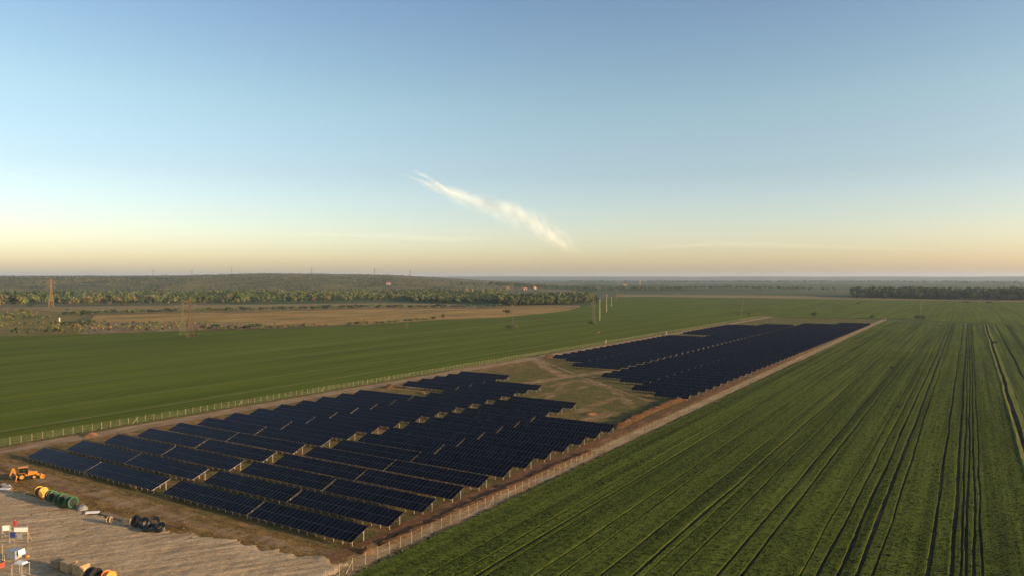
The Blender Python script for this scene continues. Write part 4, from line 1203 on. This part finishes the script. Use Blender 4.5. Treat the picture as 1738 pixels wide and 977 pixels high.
def wood(name, label, poly, n, seed, hmin, hmax, weights, kinds=('lite',), patch=220.0):
    q = scatter(poly, int(n * 1.5), seed)
    q = q[np.argsort(-(fbm(q[:, 0] / 55, q[:, 1] / 55, seed + 300, 3) + .18 * np.random.default_rng(seed).random(len(q))))[:n]]
    q = q[np.random.default_rng(seed + 1).permutation(n)]
    h = hmin + (hmax * 1.12 - hmin) * np.clip(.15 + .7 * R2.random(n) + 1.1 * (fbm(q[:, 0] / 80, q[:, 1] / 80, seed + 400, 3) - .5), 0, 1)
    f = fbm(q[:, 0] / patch, q[:, 1] / patch, seed + 200, 3)
    mats = np.empty(n, int)
    for i in range(n):
        w = np.array(weights, float)
        w = w * np.exp(np.array([0, -3, 2, 3, 1]) * (f[i] - .5) * 2.2)
        mats[i] = R2.choice(5, p=w / w.sum())
    zz = np.array([on_hill(x, y) for x, y in q])
    pts = np.stack([q[:, 0], q[:, 1], zz], 1)
    return mass(name, label, pts, np.stack([h * R2.uniform(.62, .95, n), h], 1), kinds, mats)
# riverside wood and slope on the left
wood('woodland', 'broad riverside wood in mixed greens and tans below the hills', [(-120, 517), (0, 516), (200, 514), (400, 512.5), (640, 508.5), (860, 505), (860, 497), (640, 498), (300, 500), (-120, 501)], 4600, 1, 5, 17, (.46, .34, .10, .03, .07))
wood('woodland', 'scrubby wood climbing the hillside behind the riverside trees', [(-160, 501), (300, 500), (640, 498), (900, 496), (960, 489), (640, 488), (-160, 488)], 2600, 2, 4, 10, (.42, .42, .09, .02, .05))
wood('scrub_slope', 'scattered dark shrubs over the far hill slopes', [(-300, 489), (900, 489), (1010, 485), (700, 483), (-300, 482)], 1500, 3, 4, 8, (.35, .50, .10, .01, .04), ('shrub',))
wood('copse', 'olive copse at the right end of the stubble field', [(846, 518.5), (900, 518), (960, 515.5), (1000, 513.5), (1013, 512.5), (1006, 508), (960, 508), (850, 509)], 700, 4, 11, 19, (.35, .22, .35, .03, .05))
wood('copse', 'dark thicket left of the olive copse behind the stubble field', [(700, 513), (780, 514), (850, 513), (860, 507), (780, 505), (690, 506)], 700, 5, 9, 15, (.25, .62, .08, .0, .05))
wood('woodland', 'dark wood on the plain at the right', [(1444, 504.2), (1500, 505), (1620, 507), (1738, 509), (1900, 511), (1900, 505), (1738, 503.4), (1560, 501), (1448, 501)], 1900, 6, 16, 25, (.30, .60, .10, .0, .0))
wood('tree_belt', 'hazy tree belts crossing the far plain', [(830, 490), (1000, 493.5), (1200, 492), (1190, 490), (1000, 489), (850, 487)], 750, 7, 10, 16, (.35, .55, .06, .0, .04))
wood('tree_belt', 'thin far tree lines under the blue ridge', [(960, 481), (1400, 480), (1800, 483), (1800, 481), (1400, 478.6), (960, 479)], 900, 8, 12, 22, (.35, .6, .05, .0, .0), ('shrub',))
wood('tree_belt', 'short hazy hedges on the plain before the dark wood', [(1170, 489.5), (1445, 493), (1445, 491.8), (1300, 488.7), (1170, 488.3)], 160, 9, 8, 14, (.35, .6, .05, .0, .0), ('shrub',))
wood('scrub', 'low tangled scrub over the rough ground at the left', [(-60, 571), (0, 569), (140, 566), (300, 561), (430, 557.5), (480, 553), (430, 550), (160, 546), (110, 546), (60, 530), (-60, 528)], 520, 10, 1.5, 4.5, (.30, .22, .34, .10, .04), ('shrub',), 60)

# single trees and bushes one can tell apart
leaf_of = {'g': 'leaf_green', 'd': 'leaf_dark', 'o': 'leaf_olive', 'r': 'leaf_rust', 'y': 'leaf_grey'}
def bushes(lst):
    for x, y, w, h, kind, c, lab in lst:
        p = G(x, y); tree('tree' if kind != 'bush' else 'bush', lab, 'tree' if kind != 'bush' else 'bush', p, w, h, kind, leaf_of[c])
bushes([(20, 525, 24, 26, 'tree', 'd', 'big dark green tree at the left edge below the hills'), (36, 525, 18, 23, 'tree', 'o', 'rounded olive tree right of the big dark tree'), (4, 524, 15, 27, 'tall', 'r', 'tall rusty bare-looking tree at the left edge'), (-6, 526, 20, 24, 'tree', 'o', 'olive tree cut by the left edge'),
        (52, 521, 16, 10, 'bush', 'd', 'dark low thicket left of the orange pylon'), (118, 517.5, 9, 9, 'tree', 'r', 'small rusty tree right of the orange pylon'), (114, 527, 5, 4, 'bush', 'd', 'small dark bush on the tan strip'), (141, 536, 8, 7, 'bush', 'd', 'dark bush at the left end of the hedge'), (37, 529, 5, 6, 'bush', 'd', 'little bush below the olive tree'),
        (860, 533, 13, 9, 'tree', 'd', 'round dark tree beside the small pylon in the stubble'), (752, 540, 6, 6, 'tree', 'd', 'lone round bush on the lower stubble edge'), (866, 557, 10, 4, 'bush', 'd', 'dark bush at a pylon foot in the green field'), (874, 556.5, 6, 3.6, 'bush', 'r', 'tawny bush beside the dark one in the green field'), (1005, 549, 12, 3.5, 'bush', 'g', 'low shrubs round the foot of the dark pylon'),
        (330, 572.5, 6, 4.5, 'bush', 'd', 'dark shrub at the foot of the darker field pylon'), (1381, 537, 9, 7, 'tree', 'd', 'small dark tree on the line behind the solar site'), (1271, 534.5, 5, 4, 'bush', 'd', 'little bush beyond the far left fence corner'), (1558, 541, 9, 6, 'bush', 'd', 'dark bush left at the wheat-end pylon foot'), (1567, 541, 6, 5, 'bush', 'd', 'smaller dark bush right at the wheat-end pylon foot'),
        (1480, 539.5, 7, 4.5, 'bush', 'd', 'bush behind the last solar row'), (1502, 507.5, 12, 7, 'bush', 'd', 'dark bush before the left part of the wood'), (1514, 627, 3, 2.4, 'bush', 'd', 'small dark bush in the middle of the wheat strips'), (1595, 554, 4, 2.5, 'bush', 'd', 'tiny dark bush in the far wheat strips'), (1526, 683+9, 1.6, 1.3, 'bush', 'd', 'tiny dark tuft between wheat tracks'),
        (1688, 583, 5, 2.6, 'bush', 'd', 'dark bush on the ditch far along'), (1680, 514, 14, 5, 'bush', 'd', 'dark bush beyond the fields below the wood'), (1640, 513, 26, 3, 'bush', 'd', 'low dark hedge piece below the wood'), (1457, 515, 8, 3, 'bush', 'd', 'small dark bush alone in the far green field')])
for k in range(9):
    tree('bush', 'dark thicket bush in the low row right of the white pillar', 'bush', G(112 + 4.6 * k + random.uniform(-1, 1), 549 + .35 * k), random.uniform(5, 8), random.uniform(2.2, 3.6), 'bush', 'leaf_dark', 'dark thicket row')
# bushes along the lower edge of the stubble, and the hedge that crosses it
for k in range(46):
    x = 340 + 400 * (k / 46) + random.uniform(-6, 6); y = np.interp(x, [340, 450, 620, 740], [560, 557.5, 550.5, 542.5]) + random.uniform(-1.5, .3)
    if 560 < x < 580: continue
    big = random.random(); w = random.uniform(3, 6) + 3 * (big > .8)
    tree('bush', 'scrubby bush on the border of stubble and green field', 'bush', G(x, y), w * 1.3, w * .8, 'bush', random.choice(['leaf_green', 'leaf_dark', 'leaf_olive', 'leaf_rust']), 'bushes bordering the stubble')
for k in range(95):
    x = 108 + 750 * (k / 95) + random.uniform(-4, 4); y = np.interp(x, [100, 250, 450, 640, 860], [533.5, 530, 525.5, 521.5, 521]) + random.uniform(-.6, .6)
    w = random.uniform(7, 12)
    tree('bush', 'hedge bush in the long line above the stubble field', 'bush', G(x, y), w * 1.2, w * .62, 'bush', random.choice(['leaf_green', 'leaf_dark', 'leaf_dark', 'leaf_green', 'leaf_olive']), 'hedge line above the stubble')
# front row of the woods
def front(label, group, pts, n, hmin, hmax, kinds, mats):
    xs_ = [p[0] for p in pts]; ys_ = [p[1] for p in pts]
    for k in range(n):
        x = xs_[0] + (xs_[-1] - xs_[0]) * (k + random.uniform(.1, .9)) / n; y = np.interp(x, xs_, ys_) + random.uniform(-.5, .5)
        h = random.uniform(hmin, hmax)
        tree('tree', label, 'tree', G(x, y), h * random.uniform(.6, .9), h, random.choice(kinds), random.choice(mats), group)
front('mixed tree in the front row of the riverside wood', 'front trees of the riverside wood', [(130, 518), (400, 514), (640, 510), (850, 508)], 80, 6, 16, ('tree', 'tall', 'tree', 'bush'), ('leaf_green', 'leaf_green', 'leaf_olive', 'leaf_dark', 'leaf_dark', 'leaf_grey', 'leaf_rust'))
front('tree in the front row of the copse by the stubble', 'front trees of the copse', [(848, 519), (900, 518.5), (960, 516), (1014, 512.5)], 26, 11, 19, ('tree', 'tree', 'tall'), ('leaf_green', 'leaf_olive', 'leaf_dark'))
front('tree in the front row of the dark wood on the plain', 'front trees of the dark wood', [(1445, 505), (1500, 505.6), (1620, 507.6), (1740, 509.6)], 44, 15, 24, ('tree', 'tree', 'bush'), ('leaf_dark', 'leaf_dark', 'leaf_green'))

# rough grass tufts along the right fence foot and the front of the rows (stuff)
def tufts(name, label, pts, hs, mat_ids):
    n = len(pts); sizes = np.stack([hs * R2.uniform(1.0, 2.0, n), hs], 1)
    return mass(name, label, np.stack([pts[:, 0], pts[:, 1], np.full(n, .02)], 1), sizes, ('shrub',), mat_ids)
n = 5200
vv = R2.uniform(-22, 330, n); uu = np.where(R2.random(n) < .45, ruv(vv) + R2.normal(1.2, .35, n), np.where(R2.random(n) < .6, R2.uniform(-112, 2, n), luv(vv) + R2.normal(-.4, .5, n)))
P = np.stack([O.x + EU.x * uu + EV.x * vv, O.y + EU.y * uu + EV.y * vv], 1)
n2 = 4200
vv2 = R2.uniform(112, 275, n2); uu2 = R2.uniform(-108, 3, n2)
k2 = fbm(uu2 / 9, vv2 / 9, 71, 3) + R2.normal(0, .06, n2) > .50
P = np.concatenate([P, np.stack([O.x + EU.x * uu2 + EV.x * vv2, O.y + EU.y * uu2 + EV.y * vv2], 1)[k2]]); n = len(P)
tufts('weeds', 'rough weeds and grass tufts along the fences and between the solar rows', P, R2.uniform(.15, .42, n), R2.choice(5, n, p=[.5, .25, .22, .0, .03]))

# ------------------------------------------------------------------ clouds: thin lit streaks far out and high up
def cloud_mat(name, dens, sx, seed):
    m = NT(name)
    co = m.n('ShaderNodeTexCoord').outputs['Generated']
    s = m.n('ShaderNodeSeparateXYZ'); m.l(co, s.inputs[0])
    mp = m.n('ShaderNodeVectorMath', operation='MULTIPLY'); m.l(co, mp.inputs[0]); mp.inputs[1].default_value = (sx, 1.0, 2.6)
    ad = m.n('ShaderNodeVectorMath', operation='ADD'); m.l(mp.outputs[0], ad.inputs[0]); ad.inputs[1].default_value = (seed, seed * .7, 0)
    n1 = m.noise(ad.outputs[0], 1.6, 8, .62, .8)
    lx = m.n('ShaderNodeLayerWeight'); lx.inputs['Blend'].default_value = .5
    rim = m.math('SUBTRACT', 1.0, lx.outputs['Facing'])                 # soft silhouette
    ends = m.math('MULTIPLY', m.math('MULTIPLY', s.outputs[0], 5.0, clamp=True), m.math('MULTIPLY', m.math('SUBTRACT', 1.0, s.outputs[0]), 9.0, clamp=True))
    a = m.math('MULTIPLY', m.math('SUBTRACT', m.math('ADD', m.math('MULTIPLY', n1, .7), m.math('MULTIPLY', rim, .8)), .62), 1.7, clamp=True)
    a = m.math('MULTIPLY', m.math('MULTIPLY', a, m.math('POWER', rim, 1.6)), m.math('MULTIPLY', ends, dens), clamp=True)
    tr = m.n('ShaderNodeBsdfTransparent'); mx = m.n('ShaderNodeMixShader')
    df = m.n('ShaderNodeBsdfDiffuse'); tl = m.n('ShaderNodeBsdfTranslucent'); ms = m.n('ShaderNodeMixShader')
    cn = m.n('ShaderNodeCombineXYZ')
    for q_ in range(3): cn.inputs[q_].default_value = sdir[q_]
    m.l(cn.outputs[0], df.inputs['Normal'])            # thin ice cloud: lit alike whichever way its surface lies
    df.inputs[0].default_value = (.74, .90, 1.0, 1); tl.inputs[0].default_value = (.74, .90, 1.0, 1); ms.inputs[0].default_value = .25
    m.l(df.outputs[0], ms.inputs[1]); m.l(tl.outputs[0], ms.inputs[2])
    m.l(a, mx.inputs[0]); m.l(tr.outputs[0], mx.inputs[1]); m.l(ms.outputs[0], mx.inputs[2]); m.l(mx.outputs[0], m.out.inputs['Surface'])
    return m.mat
def cloud(name, label, spine, mat, D=34000.0, seed=0):
    """spine: (px, py, half height in px); a rounded, ragged body along it"""
    n = 90; k = 20
    xs_ = np.linspace(0, 1, n); sp = np.array(spine, float); tt = np.linspace(0, 1, len(sp))
    cx, cy_, hh = (np.interp(xs_, tt, sp[:, j]) for j in range(3))
    cx, cy_, hh = (np.convolve(np.pad(a, 4, 'edge'), np.ones(9) / 9, 'valid') for a in (cx, cy_, hh))
    Vs = []
    for i in range(n):
        d = D + 2600 * (xs_[i] - .5)
        c = Vector(((cx[i] - IW / 2) / F * d, d, H + (HOR - cy_[i]) / F * d))
        for j in range(k):
            a = 2 * math.pi * j / k
            w = hh[i] / F * d * (.86 + .28 * float(fbm(np.array(xs_[i] * 14 + 3), np.array(math.cos(a) * 1.2 + 4 + math.sin(a)), seed, 3)))
            Vs.append((c.x, c.y + math.cos(a) * w * 1.6, c.z + math.sin(a) * w))
    Q = [(i * k + j, i * k + (j + 1) % k, (i + 1) * k + (j + 1) % k, (i + 1) * k + j) for i in range(n - 1) for j in range(k)]
    me = np_mesh(name, np.array(Vs), np.array(Q), [mat], smooth=True)
    return tag(link(name, me), label, 'cloud')
cloud('cloud', 'bright cream streak of cloud slanting down to the right', [(676, 294, 3), (720, 311, 8), (760, 327, 15), (800, 342, 21), (850, 357, 27), (890, 370, 31), (920, 386, 31), (945, 402, 27), (965, 414, 21), (990, 427, 12)], cloud_mat('cloud_streak', .27, 7, 1.3), seed=2)
cloud('cloud', 'small forked wisp above the upper end of the bright cloud streak', [(700, 291, 3), (722, 299, 5), (742, 312, 6), (765, 326, 5)], cloud_mat('cloud_wisp', .4, 3, 4.1), seed=3)
cloud('cloud', 'tiny faint wisp left of the bright cloud streak', [(620, 256, 3), (634, 262, 5), (648, 270, 5), (656, 277, 3)], cloud_mat('cloud_faint', .22, 2, 7.7), seed=4)

cloud('cloud', 'long faint cream veil low over the left hills', [(430, 402, 2), (520, 398, 5), (600, 400, 6), (700, 403, 9), (760, 407, 9), (820, 404, 4), (860, 403, 2)], cloud_mat('cloud_veil', .04, 9, 2.2), seed=6)
cloud('cloud', 'long faint cream veil low over the right horizon', [(1030, 424, 2), (1120, 419, 6), (1220, 414, 9), (1320, 416, 9), (1420, 420, 6), (1540, 422, 6), (1660, 428, 3)], cloud_mat('cloud_veil_wide', .06, 12, 5.2), seed=7)
cloud('cloud', 'tiny faint fleck of cloud high on the left', [(478, 180, 2), (490, 183, 4), (502, 187, 2)], cloud_mat('cloud_fleck', .15, 2, 9.1), seed=8)

# ------------------------------------------------------------------ haze
hz = NT('haze_air')
hz.t.nodes.remove(hz.b)
pv = hz.n('ShaderNodeVolumePrincipled')
pv.inputs['Color'].default_value = (.62, .77, 1.0, 1); pv.inputs['Density'].default_value = 4.4e-5; pv.inputs['Anisotropy'].default_value = 0.2
hz.l(pv.outputs[0], hz.out.inputs['Volume'])
b = MB(); b.box((0, 9000, 73), (50000, 30000, 158)); o = b.build('haze', hz.mat); tag(o, kind='stuff')
